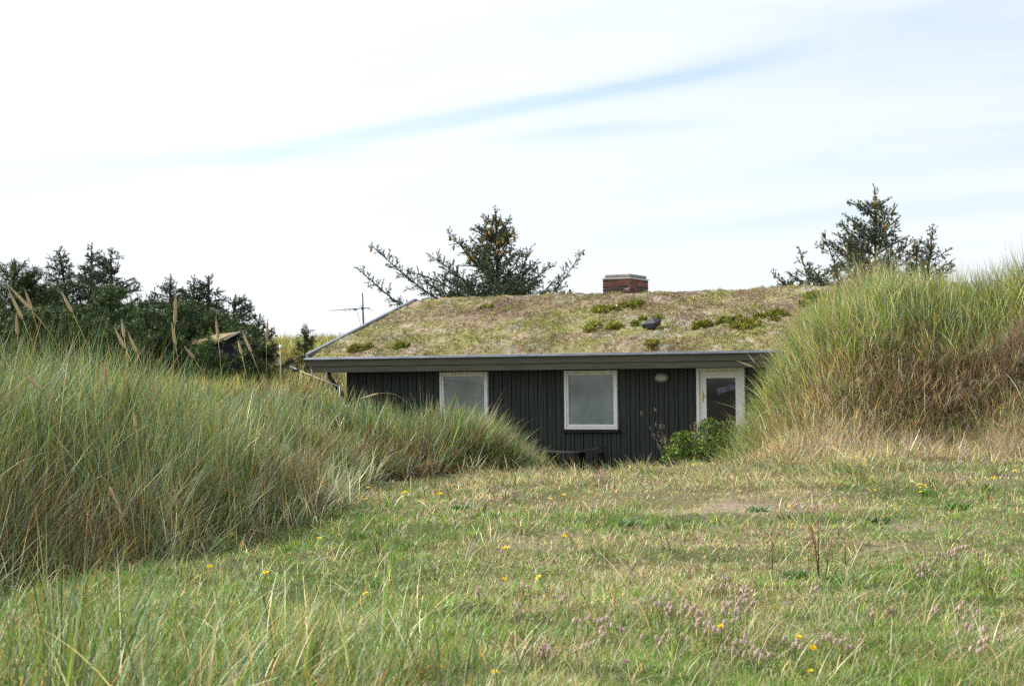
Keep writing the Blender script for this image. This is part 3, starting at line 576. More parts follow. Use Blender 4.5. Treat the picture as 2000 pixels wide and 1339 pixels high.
bo = bv.build('brickwork', brick_mat(), core); ca = bo.data.color_attributes.new('Col', 'FLOAT_COLOR', 'POINT')
c4 = np.ones((len(cols), 4), np.float32); c4[:, :3] = np.array(cols); ca.data.foreach_set('color', c4.ravel())
MB().box(CH[0]-.02, CH[1]+.02, CH[2]-.02, CH[3]+.02, ct, ct+.028, .004).build('flashing', noisy('lead_white', (.48, .50, .52), (.62, .63, .64), 9, .5), core)
cp = MB(); cp.box(CH[0]+.02, CH[1]-.02, CH[2]+.02, CH[3]-.02, ct+.0285, ct+.108, .03); cp.build('chimney_cap', M_cap, core)
mo = MB(); mo.add(*(lambda c: ([(c[0]+dx*s_, c[1]-.012, c[2]+dz_*s_) for s_ in (1,) for dx, dz_ in ((-.07, -.01), (-.04, .03), (.0, .025), (.05, .04), (.07, .0), (.02, -.03), (-.03, -.025))]+[(c[0], c[1]-.025, c[2])], [(i, (i+1) % 7, 7) for i in range(7)]))((-.90, CH[2], ct-.235)))
mo.build('mortar_patch', M_cap, core)
# ---- roof vent hood, black, tilted
vh = MB(); vx, vw = 1.0, .80; vz = rz_(vw)
vh.add([(vx-.15, vw-.12, vz+.20), (vx+.13, vw-.12, vz+.23), (vx+.17, vw+.14, vz+.29), (vx-.10, vw+.14, vz+.30), (vx+.02, vw, vz+.35),
        (vx-.13, vw-.12, vz+.12), (vx+.11, vw-.12, vz+.13), (vx+.14, vw+.14, vz+.18), (vx-.09, vw+.14, vz+.18)],
       [(0, 1, 4), (1, 2, 4), (2, 3, 4), (3, 0, 4), (5, 6, 1, 0), (6, 7, 2, 1), (7, 8, 3, 2), (8, 5, 0, 3), (8, 7, 6, 5)])
vho = vh.build('roof_vent', M_dark, house); vp = MB(); vp.tube([(vx+.01, vw, vz-.02), (vx+.01, vw, vz+.2)], .07, 14); vp.build('vent_pipe', M_dark, vho, True)
# ------------------------------------------------------------------ shrubby clumps on the roof (they root in the turf: things of their own)
HM = Matrix.Translation((HP[0], HP[1], FLOOR)) @ Matrix.Rotation(-HA, 4, 'Z')
def leafcloud(rng, n, blobs, size, colmix, var=.25, up=.4):
    """n small diamond leaves inside ellipsoids blobs (cx,cy,cz,rx,ry,rz)"""
    B = np.array(blobs, float); p = B[:, 3]*B[:, 4]*B[:, 5]; k = rng.choice(len(B), n, p=p/p.sum()); B = B[k]
    d = rng.randn(n, 3); d /= np.linalg.norm(d, axis=1)[:, None]; r = rng.rand(n)**.45
    c = B[:, :3]+d*B[:, 3:]*r[:, None]
    ax = d+rng.randn(n, 3)*.6; ax[:, 2] += up; ax /= np.linalg.norm(ax, axis=1)[:, None]
    sd = np.cross(ax, rng.randn(n, 3)); sd /= np.linalg.norm(sd, axis=1)[:, None]; nn = np.cross(ax, sd)
    s = size*(.6+.8*rng.rand(n))[:, None]
    V = np.stack([c-ax*s*.5, c+sd*s*.28+nn*s*.08, c+ax*s*.5, c-sd*s*.28+nn*s*.08], 1).reshape(-1, 3)
    F4 = np.arange(4*n).reshape(n, 4); col = np.repeat(pick(rng, n, colmix, var), 4, 0)
    return V, F4, col
PAL.update(rl=(.21, .25, .03), rd=(.05, .085, .02), ry=(.30, .27, .045), rr=(.22, .13, .05), bush=(.06, .14, .025), bushl=(.15, .25, .045), bushy=(.26, .27, .05))
clumps = [(-.60, 2.45, .42, .18, 'long low green clump reaching towards the chimney on the turf roof, its near end', 0), (-.13, 2.78, .40, .20, 'bright green clump just below the chimney on the turf roof', 0),
          (-.10, 1.08, .42, .32, 'yellowish green clump beside the black roof vent, on its chimney side and lower', 1), (.70, 1.36, .34, .26, 'dark green clump touching the black roof vent', 0),
          (2.50, 1.27, .30, .18, 'small green clump between the roof vent and the two wide clumps', 0), (2.95, .86, .40, .24, 'wide yellow green clump low on the turf roof near the grassy dune', 1),
          (3.20, 1.50, .42, .24, 'dense dark green clump above the wide yellow green one on the roof', 0), (3.70, 3.10, .40, .22, 'green clump high on the turf roof close to the dune grass', 0),
          (2.02, .92, .26, .15, 'small yellowish clump level with the roof vent, towards the dune', 1), (-3.65, 3.02, .16, .10, 'lone tiny green tuft high on the bare end of the roof', 0),
          (-4.05, -.22, .26, .14, 'dark green tuft hanging at the gutter near the free roof corner', 0), (-4.95, -.28, .30, .10, 'low mossy green cushion at the gutter by the free roof corner', 1),
          (1.42, -.35, .18, .10, 'bright green cushion at the gutter below the roof vent', 1), (3.75, 2.35, .30, .12, 'flat yellow green patch just under the highest clump by the dune', 1)]
for cx, cw, ra, rb_, lab, kind in clumps:
    o = empty('roof_plant', HM @ Vector((cx, cw, rz_(cw)+.04)), -HA, lab, 'plant', 'green clumps growing on the turf roof')
    bl = []; r3 = RS(int((cx+10)*100))
    for _ in range(9):
        u, v_ = r3.uniform(-1, 1), r3.uniform(-1, 1); bl.append((u*ra*.7, v_*rb_*1.1, .02+v_*rb_*1.1*math.tan(PITCHR)+.02, ra*.34, rb_*.6, .14 if ra > .2 else .09))
    V, F4, col = leafcloud(r3, int(6500*ra*(1 if ra > .2 else 1.5)), bl, .065, dict(rl=4, rd=2, ry=2, rr=.5) if not kind else dict(rl=3, ry=3.2, rd=1.3, rr=.7), .28, .9)
    arrmesh('foliage', V, None, F4, M_leaf, o, col)
o = empty('roof_weed', HM @ Vector((1.33, .92, rz_(.92)+.05)), -HA, 'pale feathery weed standing beside the black roof vent', 'plant')
r3 = RS(3); k = 46
V, a3, a4, cc_ = ribbons(np.stack([r3.randn(k)*.05, r3.randn(k)*.04, np.zeros(k)], -1), .15+.16*r3.rand(k), r3.rand(k)*6.28, .1+.3*r3.rand(k), .4+.5*r3.rand(k), np.full(k, .008), 4, pick(r3, k, dict(pale=2, olive=2, green=1), .2), r3)
arrmesh('stem', V, a3, a4, M_grass, o, cc_)
V, F4, col = leafcloud(r3, 90, [(0, 0, .22, .10, .08, .07)], .022, dict(pale=3, grey=1, yel=1)); arrmesh('flower', V, None, F4, M_leaf, o, col)
# ------------------------------------------------------------------ television antenna behind the rake
an = at(711, 632, 41.5); o = empty('tv_antenna', (an.x, an.y, 2.2), 0, 'grey TV antenna mast with a thin comb-like boom behind the roof corner', 'antenna')
def rel(px, py, Y=41.5): return at(px, py, Y)-Vector((an.x, an.y, 2.2))
MB().tube([rel(712, 680), rel(707, 572)], .022, 8).build('mast', M_pole, o, True)
MB().tube([rel(644, 606), rel(722, 601)], .008, 6).build('boom', M_pole, o, True)
el = MB()
for i, px in enumerate([646, 655, 664, 673, 678, 682, 686, 690, 700]):
    c = rel(px, 606-(px-644)*.064); el.tube([c+Vector((-.02, -.16, -.02)), c+Vector((.02, .16, .02))], .005, 5)
    if i in (3, 5, 7): el.tube([c, c+Vector((.02, 0, -.05))], .006, 5)
el.tube([rel(712, 600.5), rel(727, 605)], .006, 5); el.tube([rel(712, 602), rel(703, 597)], .006, 5)
el.build('element', M_pole, o)
MB().box(*sum(([v-s, v+s] for v, s in zip(rel(694, 604), (.035, .03, .02))), []), .006).build('balun_box', M_dark, o)
MB().box(*sum(([v-s, v+s] for v, s in zip(rel(708, 602), (.035, .04, .02))), []), .005).build('clamp', M_dark, o)
MB().tube([rel(697, 606), rel(700, 618), rel(704, 634), rel(709, 660)], .004, 5).build('cable', M_pole, o)
# ------------------------------------------------------------------ dark bench under the window
bx, by = hw(.09, -.95); o = empty('garden_bench', (bx, by, FLOOR), -HA, 'black low bench half hidden by grass below the middle window', 'bench')
s = MB(); nseg = 8
for j in range(4):
    yy = -.2+j*.105; V = []
    for i in range(nseg+1):
        u = i/nseg; xx = -.58+1.15*u; zz = .565-.03*math.sin(u*math.pi)*.6+.085*max(0, u-.45)/.55
        V += [(xx, yy, zz), (xx, yy+.095, zz), (xx, yy+.095, zz-.03), (xx, yy, zz-.03)]
    s.add(V, [(4*i+a_, 4*i+(a_+1) % 4, 4*i+4+(a_+1) % 4, 4*i+4+a_) for i in range(nseg) for a_ in range(4)]+[(3, 2, 1, 0), tuple(4*nseg+q for q in range(4))])
s.build('seat', noisy('weathered_black_lit', (.025, .026, .03), (.06, .062, .068), 9, .5), o)  # seat greyer than the legs: light on its top put into the colour
for xx in (-.5, .1, .5): MB().box(xx-.03, xx+.03, -.17, .19, -.1, .53, .006).build('leg', M_black, o)
MB().box(-.46, .09, .0, .03, .15, .40, .004).build('back_panel', M_black, o)
# ------------------------------------------------------------------ things beside the house
p0, p1 = at(568, 717, 36.2), at(664, 755, 33.4); o = empty('handrail', (p0.x, p0.y, float(ground(p0.x, p0.y))), 0, 'thin pale pole with a dark end sloping through the grass beside the house corner', 'rail'); b0 = Vector(o.location)
MB().tube([p0+(p1-p0)*.18-b0, p1-b0], .008, 8).build('rail', noisy('grey_wood', (.25, .24, .22), (.36, .34, .31), 9, .8), o, True)
MB().tube([p0-b0, p0+(p1-p0)*.18-b0], [.04, .028], 8).build('end_grip', M_dark, o, True)
MB().tube([p1-b0, p1-b0-Vector((0, 0, .9))], .018, 8).build('post', M_pole, o, True)
pc = at(548, 681, 40); o = empty('marker_post', (pc.x, pc.y, float(ground(pc.x, pc.y))), 0, 'thin post with a small white cap in the grass between the wood and the house', 'post')
hgt = pc.z-o.location.z; MB().tube([(0, 0, -.1), (0, 0, hgt)], .018, 8).build('pole', noisy('post_wood', (.35, .29, .20), (.48, .40, .28), 9, .8), o, True)
cpm = MB(); cpm.tube([(0, 0, hgt), (0, 0, hgt+.03), (0, 0, hgt+.07), (0, 0, hgt+.09)], [.03, .045, .032, .01], 12); cpm.build('cap', M_white, o, True)
# second turf-roofed cabin among the trees
cb0 = at(470, 700, 43); o = empty('turf_roof_cabin', (cb0.x, cb0.y, float(ground(cb0.x, cb0.y))), R(24), 'dark cabin with a tan turf roof slope, mostly hidden beneath the trees', 'cabin')
ch = (at(456, 654, 43).z-o.location.z)
MB().add([(xx, yy, zz) for yy in (.05, 3) for xx, zz in ((-.42, -.3), (.62, -.3), (.62, ch-.42), (-.12, ch-.05), (-.42, ch-.16))], [(0, 1, 2, 3, 4), (9, 8, 7, 6, 5), (0, 5, 6, 1), (1, 6, 7, 2), (4, 9, 5, 0)]).build('wall', M_black, o)
MB().add([(xx, yy, zz) for yy in (-.15, 3.1) for xx, zz in ((-.55, ch-.18), (-.12, ch), (-.12, ch+.07), (-.55, ch-.10))], [(0, 1, 2, 3), (7, 6, 5, 4), (0, 4, 5, 1), (1, 5, 6, 2), (2, 6, 7, 3), (3, 7, 4, 0)]).build('turf_roof', noisy('tan_turf', (.13, .12, .06), (.27, .22, .12), 7, .95, .1, bump=.6), o)
MB().add([(xx, yy, zz) for yy in (-.15, 3.1) for xx, zz in ((-.118, ch-.01), (.8, ch-.56), (.8, ch-.50), (-.118, ch+.06))], [(0, 1, 2, 3), (7, 6, 5, 4), (0, 4, 5, 1), (1, 5, 6, 2), (2, 6, 7, 3), (3, 7, 4, 0)]).build('tarred_roof', noisy('tar', (.012, .014, .022), (.03, .034, .045), 7, .5), o)
MB().tube([(-.45, -.2, ch-.13), (-.06, -.2, ch+.08)], .022, 6).build('bargeboard', noisy('pale_board', (.35, .32, .28), (.45, .42, .38), 7, .7), o)
# ================================================================== TREES
def unit(v): return v/np.maximum(np.linalg.norm(v, axis=-1, keepdims=True), 1e-9)
def resample(pts, step):
    pts = np.array(pts, float); d = np.r_[0, np.cumsum(np.linalg.norm(np.diff(pts, axis=0), axis=1))]
    n = max(3, int(d[-1]/step)+1); t = np.linspace(0, d[-1], n); return np.stack([np.interp(t, d, pts[:, i]) for i in range(3)], 1), t/d[-1], d[-1]
def smooth_poly(pts):
    pts = np.array(pts, float)
    for _ in range(2):
        q = [pts[0]]
        for a, b_ in zip(pts[:-1], pts[1:]): q += [a*.75+b_*.25, a*.25+b_*.75]
        q.append(pts[-1]); pts = np.array(q)
    return pts
def shoots_mesh(rng, c, a, ln, K, nl, nw, mix, tipmix=None, splay=.75, tipp=.2):
    n = len(c); c = np.repeat(c, K, 0); A = np.repeat(a, K, 0); ln = np.repeat(ln, K); m = n*K
    rad = unit(np.cross(A, rng.randn(m, 3))); t = rng.rand(m)
    s = c+A*(ln*(t-.3))[:, None]; d = unit(A*(1-splay*.5)+rad*splay); e = s+d*(nl*(.7+.6*rng.rand(m)))[:, None]
    sd = unit(np.cross(d, rng.randn(m, 3)))*(nw*.5)
    mid = s*.45+e*.55
    V = np.stack([s, mid+sd, e, mid-sd], 1).reshape(-1, 3); F4 = np.arange(4*m).reshape(m, 4)
    col = pick(rng, n, mix, .28)
    if tipmix is not None: q = rng.rand(n) < tipp; col[q] = pick(rng, q.sum(), tipmix, .2)
    col = np.repeat(np.repeat(col, K, 0)*(1+.15*rng.randn(m, 1)), 4, 0); return V, F4, np.clip(col, .005, 1)
PAL.update(nd=(.036, .052, .024), nb=(.078, .112, .070), ng=(.066, .104, .028), nbr=(.075, .052, .026), npg=(.045, .092, .022), npl=(.075, .13, .035), cone=(.34, .21, .06))
def conifer(root, trunk, limbs, rng, twig=.5, tstep=.13, sstep_=.075, K=8, nl=.055, nw=.012, mix=None, tipmix=None, side=1.0, rise=.15, rtrunk=.09, sub=True, tipp=.2, splay=.75, flat=.5):
    mix = mix or dict(nd=3, nb=3, ng=1.5, nbr=.6)
    tr = MB(); tp = smooth_poly(trunk); tr.tube([Vector(p) for p in tp], list(np.linspace(rtrunk, .012, len(tp))), 8); tr.build('trunk', M_bark, root, True)
    wood = MB(); Cc, Aa, Ll = [], [], []; tw0, tw1 = [], []
    for lp in limbs+[[*trunk[-3:]]]:
        p, t, Lr = resample(smooth_poly(lp), .10)
        wood.tube([Vector(q) for q in p[::2]]+[Vector(p[-1])], list(np.interp(np.linspace(0, 1, len(p[::2])+1), [0, 1], [.006+.009*Lr, .004])), 5, False)
        tang = unit(np.gradient(p, axis=0)); s = 0; sgn = 1
        k = np.arange(0, Lr, tstep); u = k/Lr; n = len(k)
        for rep in range(2):
            P0 = np.stack([np.interp(u, t, p[:, i]) for i in range(3)], 1); T = unit(np.stack([np.interp(u, t, tang[:, i]) for i in range(3)], 1))
            up = np.array([0, 0, 1.0]); lat = unit(np.cross(T, up)+1e-6)
            sg = np.where(np.arange(n) % 2 == rep, 1, -1)[:, None]; vert = rng.randn(n, 1)*flat
            D = unit(T*(.75+.3*rng.rand(n, 1))+lat*sg*side*(.7+.4*rng.rand(n, 1))+np.cross(lat, T)*vert+up*rise)
            ll = np.minimum(twig, Lr*.45)*(.35+.65*rng.rand(n))*np.interp(u, [0, .25, .8, 1], [.5, 1, .55, .22]); m_ = u > .06
            P0, D, ll = P0[m_], D[m_], ll[m_]; tw0.append(P0); tw1.append(P0+D*ll[:, None])
        e = p[-1]; tw0.append(e[None]-tang[-1][None]*.02); tw1.append(e[None]+tang[-1][None]*.12)
        # needles on the limb itself
        q = p[int(len(p)*.2):]; qa = tang[int(len(p)*.2):]; Cc.append(q); Aa.append(qa); Ll.append(np.full(len(q), .09))
    T0 = np.concatenate(tw0); T1 = np.concatenate(tw1); D = T1-T0; Lt = np.linalg.norm(D, axis=1); D = unit(D)
    # side shoots off every twig
    if sub:
        k = rng.randint(0, len(T0), int(len(T0)*1.6)); u = .2+.75*rng.rand(len(k)); s0 = T0[k]+D[k]*(Lt[k]*u)[:, None]
        dd = unit(D[k]+unit(np.cross(D[k], rng.randn(len(k), 3)))*.95+np.array([0, 0, .15])); l2 = np.maximum(.10, Lt[k]*(.25+.35*rng.rand(len(k)))*(1.15-u*.7))
        T0 = np.concatenate([T0, s0]); T1 = np.concatenate([T1, s0+dd*l2[:, None]]); D = np.concatenate([D, dd]); Lt = np.concatenate([Lt, l2])
    ns = np.maximum(1, (Lt/sstep_).astype(int)); idx = np.repeat(np.arange(len(T0)), ns); off = np.concatenate([(np.arange(m)+.7)/m for m in ns])
    Cc.append(T0[idx]+D[idx]*(Lt[idx]*off)[:, None]); Aa.append(D[idx]); Ll.append(np.full(len(idx), sstep_*1.3))
    wood.build('branch', M_bark, root, True)
    # twig wood as thin three sided slivers
    sd = unit(np.cross(D, rng.randn(len(D), 3)))*.004; V = np.stack([T0-sd, T0+sd, T1], 1).reshape(-1, 3)
    arrmesh('twig_foliage', V, np.arange(len(V)).reshape(-1, 3), None, M_bark, root)
    c = np.concatenate(Cc); a = np.concatenate(Aa); l = np.concatenate(Ll)
    V, F4, col = shoots_mesh(rng, c, a, l, K, nl, nw, mix, tipmix, splay, tipp)
    arrmesh('crown', V, None, F4, M_needle, root, col)
    return T0, T1, len(c)
cone_proto = None
M_cone = noisy('cone_scales', (.28, .17, .05), (.44, .30, .09), 60, .7, .2)
def add_cones(root, T0, T1, zmin, n, rng, zr=None, big=1.0):
    global cone_proto
    k = np.nonzero(T1[:, 2] > zmin)[0]
    w = (T1[k, 2]-zmin)**.8+.15; k = rng.choice(k, n, p=w/w.sum(), replace=False)
    for i in k:
        p = T0[i]*.3+T1[i]*.7
        if cone_proto is None:
            m = MB(); m.tube([(0, 0, 0), (0, 0, -.015), (0, 0, -.05), (.003, 0, -.09), (.004, 0, -.105)], [.006, .020, .024, .016, .004], 8); c_ = m.build('cone', M_cone, root, True); cone_proto = c_
        else: c_ = cone_proto.copy(); C.objects.link(c_); c_.parent = root
        c_.location = p; c_.rotation_euler = (rng.randn()*.3, rng.randn()*.3, rng.rand()*6); s_ = big*(.85+.4*rng.rand()); c_.scale = (s_, s_, s_)
def tree_root(name, px, Yd, label, cat='tree', group=None):
    x = ray(px, 700)[0]*Yd; o = empty(name, (x, Yd, float(ground(x, Yd))), 0, label, cat, group); return o, Vector(o.location)
def rp(base, px, py, Yd, dy=0.0):
    v = at(px, py, Yd+dy)-base; return (v.x, v.y, v.z)
# ---- spruce behind the ridge
Yd = 45.0; o, b0 = tree_root('spruce_tree', 968, Yd, 'sitka spruce with yellowish cones and wide upswept arms right behind the ridge beside the chimney'); rg = RS(21)
def J(px, py, dy=0): return rp(b0, px, py, Yd, dy)
trunk = [(0, 0, -.2), J(966, 700), J(970, 620), J(972, 540), J(970, 470), J(968, 412)]
limbs = [[J(968, 660), J(900, 610, -.3), J(815, 560, -.6), J(732, 485, -.9)], [J(966, 690), J(880, 660, .5), J(790, 605, .8), J(704, 529, 1.0)],
         [J(968, 640), J(930, 575, -.6), J(895, 535, -.9), J(842, 500, -1.3)], [J(970, 560), J(925, 510, -.2), J(880, 457, -.3)], [J(968, 620), J(905, 575, .4), J(850, 545, .8), J(800, 530, 1.1)],
         [J(970, 500), J(955, 465), J(945, 428, .1)], [J(972, 470), J(985, 450, .2), J(992, 432, .2)], [J(971, 600), J(1010, 545, -.3), J(1034, 490, -.6)], [J(972, 540), J(1000, 500, .3), J(1018, 497, .5)],
         [J(968, 680), J(1040, 620, .2), J(1090, 560, .4), J(1135, 497, .5)], [J(968, 650), J(1010, 590, -.8), J(1045, 552, -1.3)], [J(970, 640), J(1015, 600, .9), J(1060, 575, 1.2)],
         [J(968, 680), J(920, 630, -1.2), J(860, 590, -2.0)], [J(968, 680), J(1000, 630, -1.4), J(1030, 590, -2.1)], [J(968, 670), J(930, 620, 1.4), J(890, 580, 2.4)], [J(970, 600), J(965, 560, -1), J(950, 520, -1.5)], [J(970, 590), J(985, 550, 1), J(990, 510, 1.4)],
         [J(966, 700), J(860, 640, -.5), J(780, 590, -.8)], [J(966, 700), J(900, 640, .2), J(840, 600, .2)], [J(971, 560), J(945, 520, .6), J(912, 480, .7)], [J(971, 540), J(955, 500, -.5), J(925, 470, -.7)], [J(971, 520), J(985, 480, -.5), J(1000, 455, -.6)]]
for _ in range(48):
    z = rg.uniform(0, 1); py = 430+z*240; a = rg.rand()*6.28; L_ = .2+z*2.4*rg.uniform(.6, 1)
    s = np.array(J(970, py)); limbs.append([tuple(s), tuple(s+[math.cos(a)*L_*.5, math.sin(a)*L_*.5, L_*.12]), tuple(s+[math.cos(a)*L_, math.sin(a)*L_, L_*.42])])
T0, T1, ns = conifer(o, trunk, limbs, rg, twig=.58, tstep=.105, sstep_=.060, K=13, nl=.042, nw=.016, flat=.9, mix=dict(nd=1.6, nb=4, ng=2.6, nbr=.9), tipmix=dict(nb=1), rtrunk=.10, splay=.55)
add_cones(o, T0, T1, np.array(J(970, 520))[2], 98, rg, big=1.2)
# ---- spruce behind the dune
Yd = 43.0; o, b0 = tree_root('spruce_tree', 1706, Yd, 'many-topped sitka spruce with hanging cones rising behind the steep grassy dune'); rg = RS(33)
trunk = [(0, 0, -.2), J(1706, 680), J(1708, 560), J(1712, 470), J(1710, 376)]
limbs = [[J(1700, 690), J(1620, 620, -.3), J(1585, 570, -.4), J(1564, 494, -.4)], [J(1700, 690), J(1640, 600, .3), J(1640, 540, .3), J(1612, 465, .2)], [J(1708, 500), J(1680, 470), J(1645, 444, -.2)],
         [J(1704, 640), J(1640, 590, -.9), J(1600, 540, -1.0)], [J(1700, 690), J(1580, 620, .3), J(1540, 565, .3), J(1515, 538, .3)], [J(1700, 690), J(1560, 620, -.4), J(1530, 580, -.5)],
         [J(1704, 680), J(1790, 600, .2), J(1815, 540, .3), J(1822, 450, .3)], [J(1704, 680), J(1760, 590, -.3), J(1790, 530, -.4), J(1792, 482, -.5)], [J(1710, 500), J(1740, 480, .2), J(1768, 465, .3)],
         [J(1710, 420), J(1690, 405), J(1668, 398)], [J(1711, 440), J(1735, 425, .1), J(1745, 412, .1)], [J(1710, 560), J(1670, 540, -.5), J(1640, 505, -.8)], [J(1710, 560), J(1745, 520, -.5), J(1760, 490, -.6)], [J(1704, 690), J(1620, 650, .6), J(1560, 600, .8)]]
for _ in range(60):
    z = rg.uniform(0, 1); py = 400+z*290; a = rg.rand()*6.28; L_ = .25+z*2.1*rg.uniform(.6, 1)
    s = np.array(J(1709, py)); limbs.append([tuple(s), tuple(s+[math.cos(a)*L_*.5, math.sin(a)*L_*.5, L_*.2]), tuple(s+[math.cos(a)*L_, math.sin(a)*L_, L_*.55])])
for (px, py0, py1) in ((1575, 520, 600), (1618, 490, 600), (1820, 470, 560), (1790, 500, 580), (1540, 560, 620)):
    for _ in range(9):
        py = rg.uniform(py0, py1); a = rg.rand()*6.28; L_ = .18+.5*(py-py0)/(py1-py0); s = np.array(J(px, py)); limbs.append([tuple(s), tuple(s+[math.cos(a)*L_*.5, math.sin(a)*L_*.5, L_*.2]), tuple(s+[math.cos(a)*L_, math.sin(a)*L_, L_*.5])])
T0, T1, ns = conifer(o, trunk, limbs, rg, twig=.46, tstep=.11, sstep_=.060, K=13, nl=.042, nw=.016, flat=.9, mix=dict(nd=1.6, nb=4, ng=2.4, nbr=1.0), tipmix=dict(nb=1), rtrunk=.06, splay=.55)
add_cones(o, T0, T1, np.array(J(1709, 560))[2], 98, rg, big=1.15)
# ---- the wood on the other side: pines and spruces of different heights
def grown(px, top, Yd, rad, kind, seed, label, lean=0.0, nl_=60, up=.35, bottom=None):
    rad *= 1.18 if rad > .5 else 1
    o, b0 = tree_root('pine_tree' if kind == 'pine' else 'spruce_tree', px, Yd, label, 'tree', 'wind-bent trees on the dune beyond the tall grass'); rg = RS(seed)
    top_ = np.array(rp(b0, px+lean*69, top, Yd)); H = top_[2]; tr_ = [(0, 0, -.2), tuple(top_*np.array([.3, 1, .45])), tuple(top_*np.array([.65, 1, .75])), tuple(top_)]
    limbs = []
    nl_ = int(nl_*1.25)
    for i in range(nl_):
        u = (i+rg.rand())/nl_; z = H*(.12+.86*u); a = rg.rand()*6.28
        if kind == 'pine': L_ = rad*(1-.75*u**2.2)*rg.uniform(.7, 1.05); upk = .35+.3*u
        else: L_ = rad*(1.02-u)**.8*rg.uniform(.6, 1.05)+.1; upk = up
        sx = np.interp(z, [0, H*.45, H*.75, H], [0, top_[0]*.3, top_[0]*.65, top_[0]])
        s = np.array([sx, 0, z-L_*.25]); d = np.array([math.cos(a), math.sin(a), 0])
        limbs.append([tuple(s), tuple(s+d*L_*.55+[0, 0, L_*upk*.35]), tuple(s+d*L_+[0, 0, L_*upk])])
    if kind == 'pine': conifer(o, tr_, limbs, rg, twig=min(.55, rad*.7), tstep=.20, sstep_=.12, K=13, nl=.075, nw=.020, mix=dict(nd=2, ng=4, npg=2.0, nbr=.5), tipmix=dict(npg=2, npl=1), tipp=.28, splay=.9, flat=.9, rise=.35)
    elif kind == 'bright': conifer(o, tr_, limbs, rg, twig=min(.5, rad*.7), tstep=.20, sstep_=.12, K=13, nl=.075, nw=.020, mix=dict(ng=3, npg=4, npl=1), tipmix=dict(npl=2, npg=1), tipp=.4, splay=.9, flat=.9, rise=.35)
    else: conifer(o, tr_, limbs, rg, twig=.75, tstep=.15, sstep_=.09, K=10, nl=.07, nw=.020, mix=dict(nd=4, nb=2, ng=1.5, nbr=.8), rise=-.08, splay=.48, flat=.45)
    return o
grown(20, 524, 49, 1.35, 'pine', 1, 'dark bushy pine with knobbly top shoots, outermost of the wood, behind the tallest seed heads', .1, 66)
grown(88, 560, 50, 1.1, 'pine', 2, 'low brownish dark pine between the knobbly pine and the drooping spruces', 0, 50)
grown(140, 494, 52, 1.5, 'spruce', 3, 'thin-topped spruce with a bent leader, nearer the knobbly pine than its twin tops', -.35, 46, .22)
grown(178, 488, 51, 1.35, 'spruce', 4, 'tallest spruce of the wood with flat drooping sprays', 0, 50, .18)
grown(222, 497, 50, 1.25, 'spruce', 5, 'blunt-topped dark spruce shouldering the tallest spruce on its house side', -.1, 54, .3)
grown(215, 560, 46, 1.0, 'bright', 6, 'rounded greener pine in front of the spruces with a domed crown', 0, 56)
grown(272, 588, 47, .85, 'bright', 7, 'low bright green pine filling the dip between the two halves of the wood', 0, 48)
grown(332, 548, 49, 1.0, 'spruce', 8, 'ragged dark spruce behind the lone upright seed head', 0, 44, .3)
grown(378, 550, 50, 1.05, 'spruce', 9, 'narrow spire spruce, nearer the tall seed head of the two slim spires', 0, 46, .15)
grown(405, 551, 50, 1.15, 'spruce', 10, 'narrow spire spruce, nearer the house of the two slim spires', .04, 46, .15)
grown(452, 584, 48, 1.05, 'spruce', 11, 'flat-crowned spruce leaning over the dark cabin roof', .1, 48, .4)
grown(488, 630, 47, .75, 'spruce', 12, 'small sloping spruce with outstretched sprays at the house end of the wood', .25, 30, .35)
grown(352, 600, 46, 1.0, 'pine', 13, 'dense dark pine below the slim spires, beside the small cabin', 0, 52)
grown(130, 610, 45, 1.25, 'pine', 14, 'dark low pine filling the shade beneath the drooping spruces', 0, 56)
grown(40, 615, 45, 1.1, 'pine', 15, 'dark low pine under the knobbly pine at the outer end of the wood', 0, 52)
grown(300, 612, 44, .9, 'pine', 19, 'dark low pine joining the two halves of the wood', 0, 44)
grown(470, 652, 44, .7, 'pine', 20, 'dark low pine on the house side of the small cabin', 0, 36)
grown(240, 640, 42, .9, 'pine', 21, 'low pine in front of the rounded greener pine', 0, 40)
grown(487, 668, 41.4, .38, 'pine', 22, 'low pine standing directly before the dark slope of the small cabin roof', 0, 26)
grown(425, 618, 45.5, .8, 'pine', 16, 'dark low pine whose crown overhangs the tan turf roof', 0, 40)
sp_ = grown(597, 650, 47, .26, 'pine', 17, 'tiny dark pine alone on the far dune next to the roof corner', 0, 22); del sp_['group']
grown(405, 664, 41.3, .42, 'bright', 18, 'low green pine crouching directly before the tan turf roof', 0, 26)
# ------------------------------------------------------------------ rose bush by the door and dry stalks
bs = at(1372, 860, 29.0); o = empty('rose_bush', (bs.x, bs.y, float(ground(bs.x, bs.y))), 0, 'glossy green rose bush growing in front of the white house door', 'bush'); b0 = Vector(o.location)
bl = []
for px, py, r_, dy in ((1312, 884, 20, -.2), (1332, 862, 26, 0), (1350, 858, 18, .2), (1378, 872, 30, -.3), (1382, 838, 24, .1), (1402, 834, 16, 0), (1424, 822, 11, .1), (1300, 896, 14, -.3), (1412, 862, 30, -.1), (1345, 890, 28, -.1), (1390, 892, 30, 0), (1324, 852, 7, 0), (1358, 828, 6, 0), (1388, 818, 6, 0), (1436, 838, 14, .2)):
    v = at(px, py, 29+dy)-b0; rr_ = r_*29/FPX*1.0; bl.append((v.x, v.y, v.z, rr_, rr_*1.2, rr_*.9))
rg = RS(44); V, F4, col = leafcloud(rg, 4600, bl, .052, dict(bush=3, bushl=3, bushy=2, rd=2), .3, .5); arrmesh('foliage', V, None, F4, M_leaf, o, col)
st = MB()
for c in bl:
    for _ in range(3): st.tube([(c[0]*.3+rg.randn()*.05, c[1]*.3, -.1), (c[0]*.7, c[1]*.7, c[2]*.5), (c[0]+rg.randn()*.06, c[1], c[2])], [.008, .006, .003], 5)
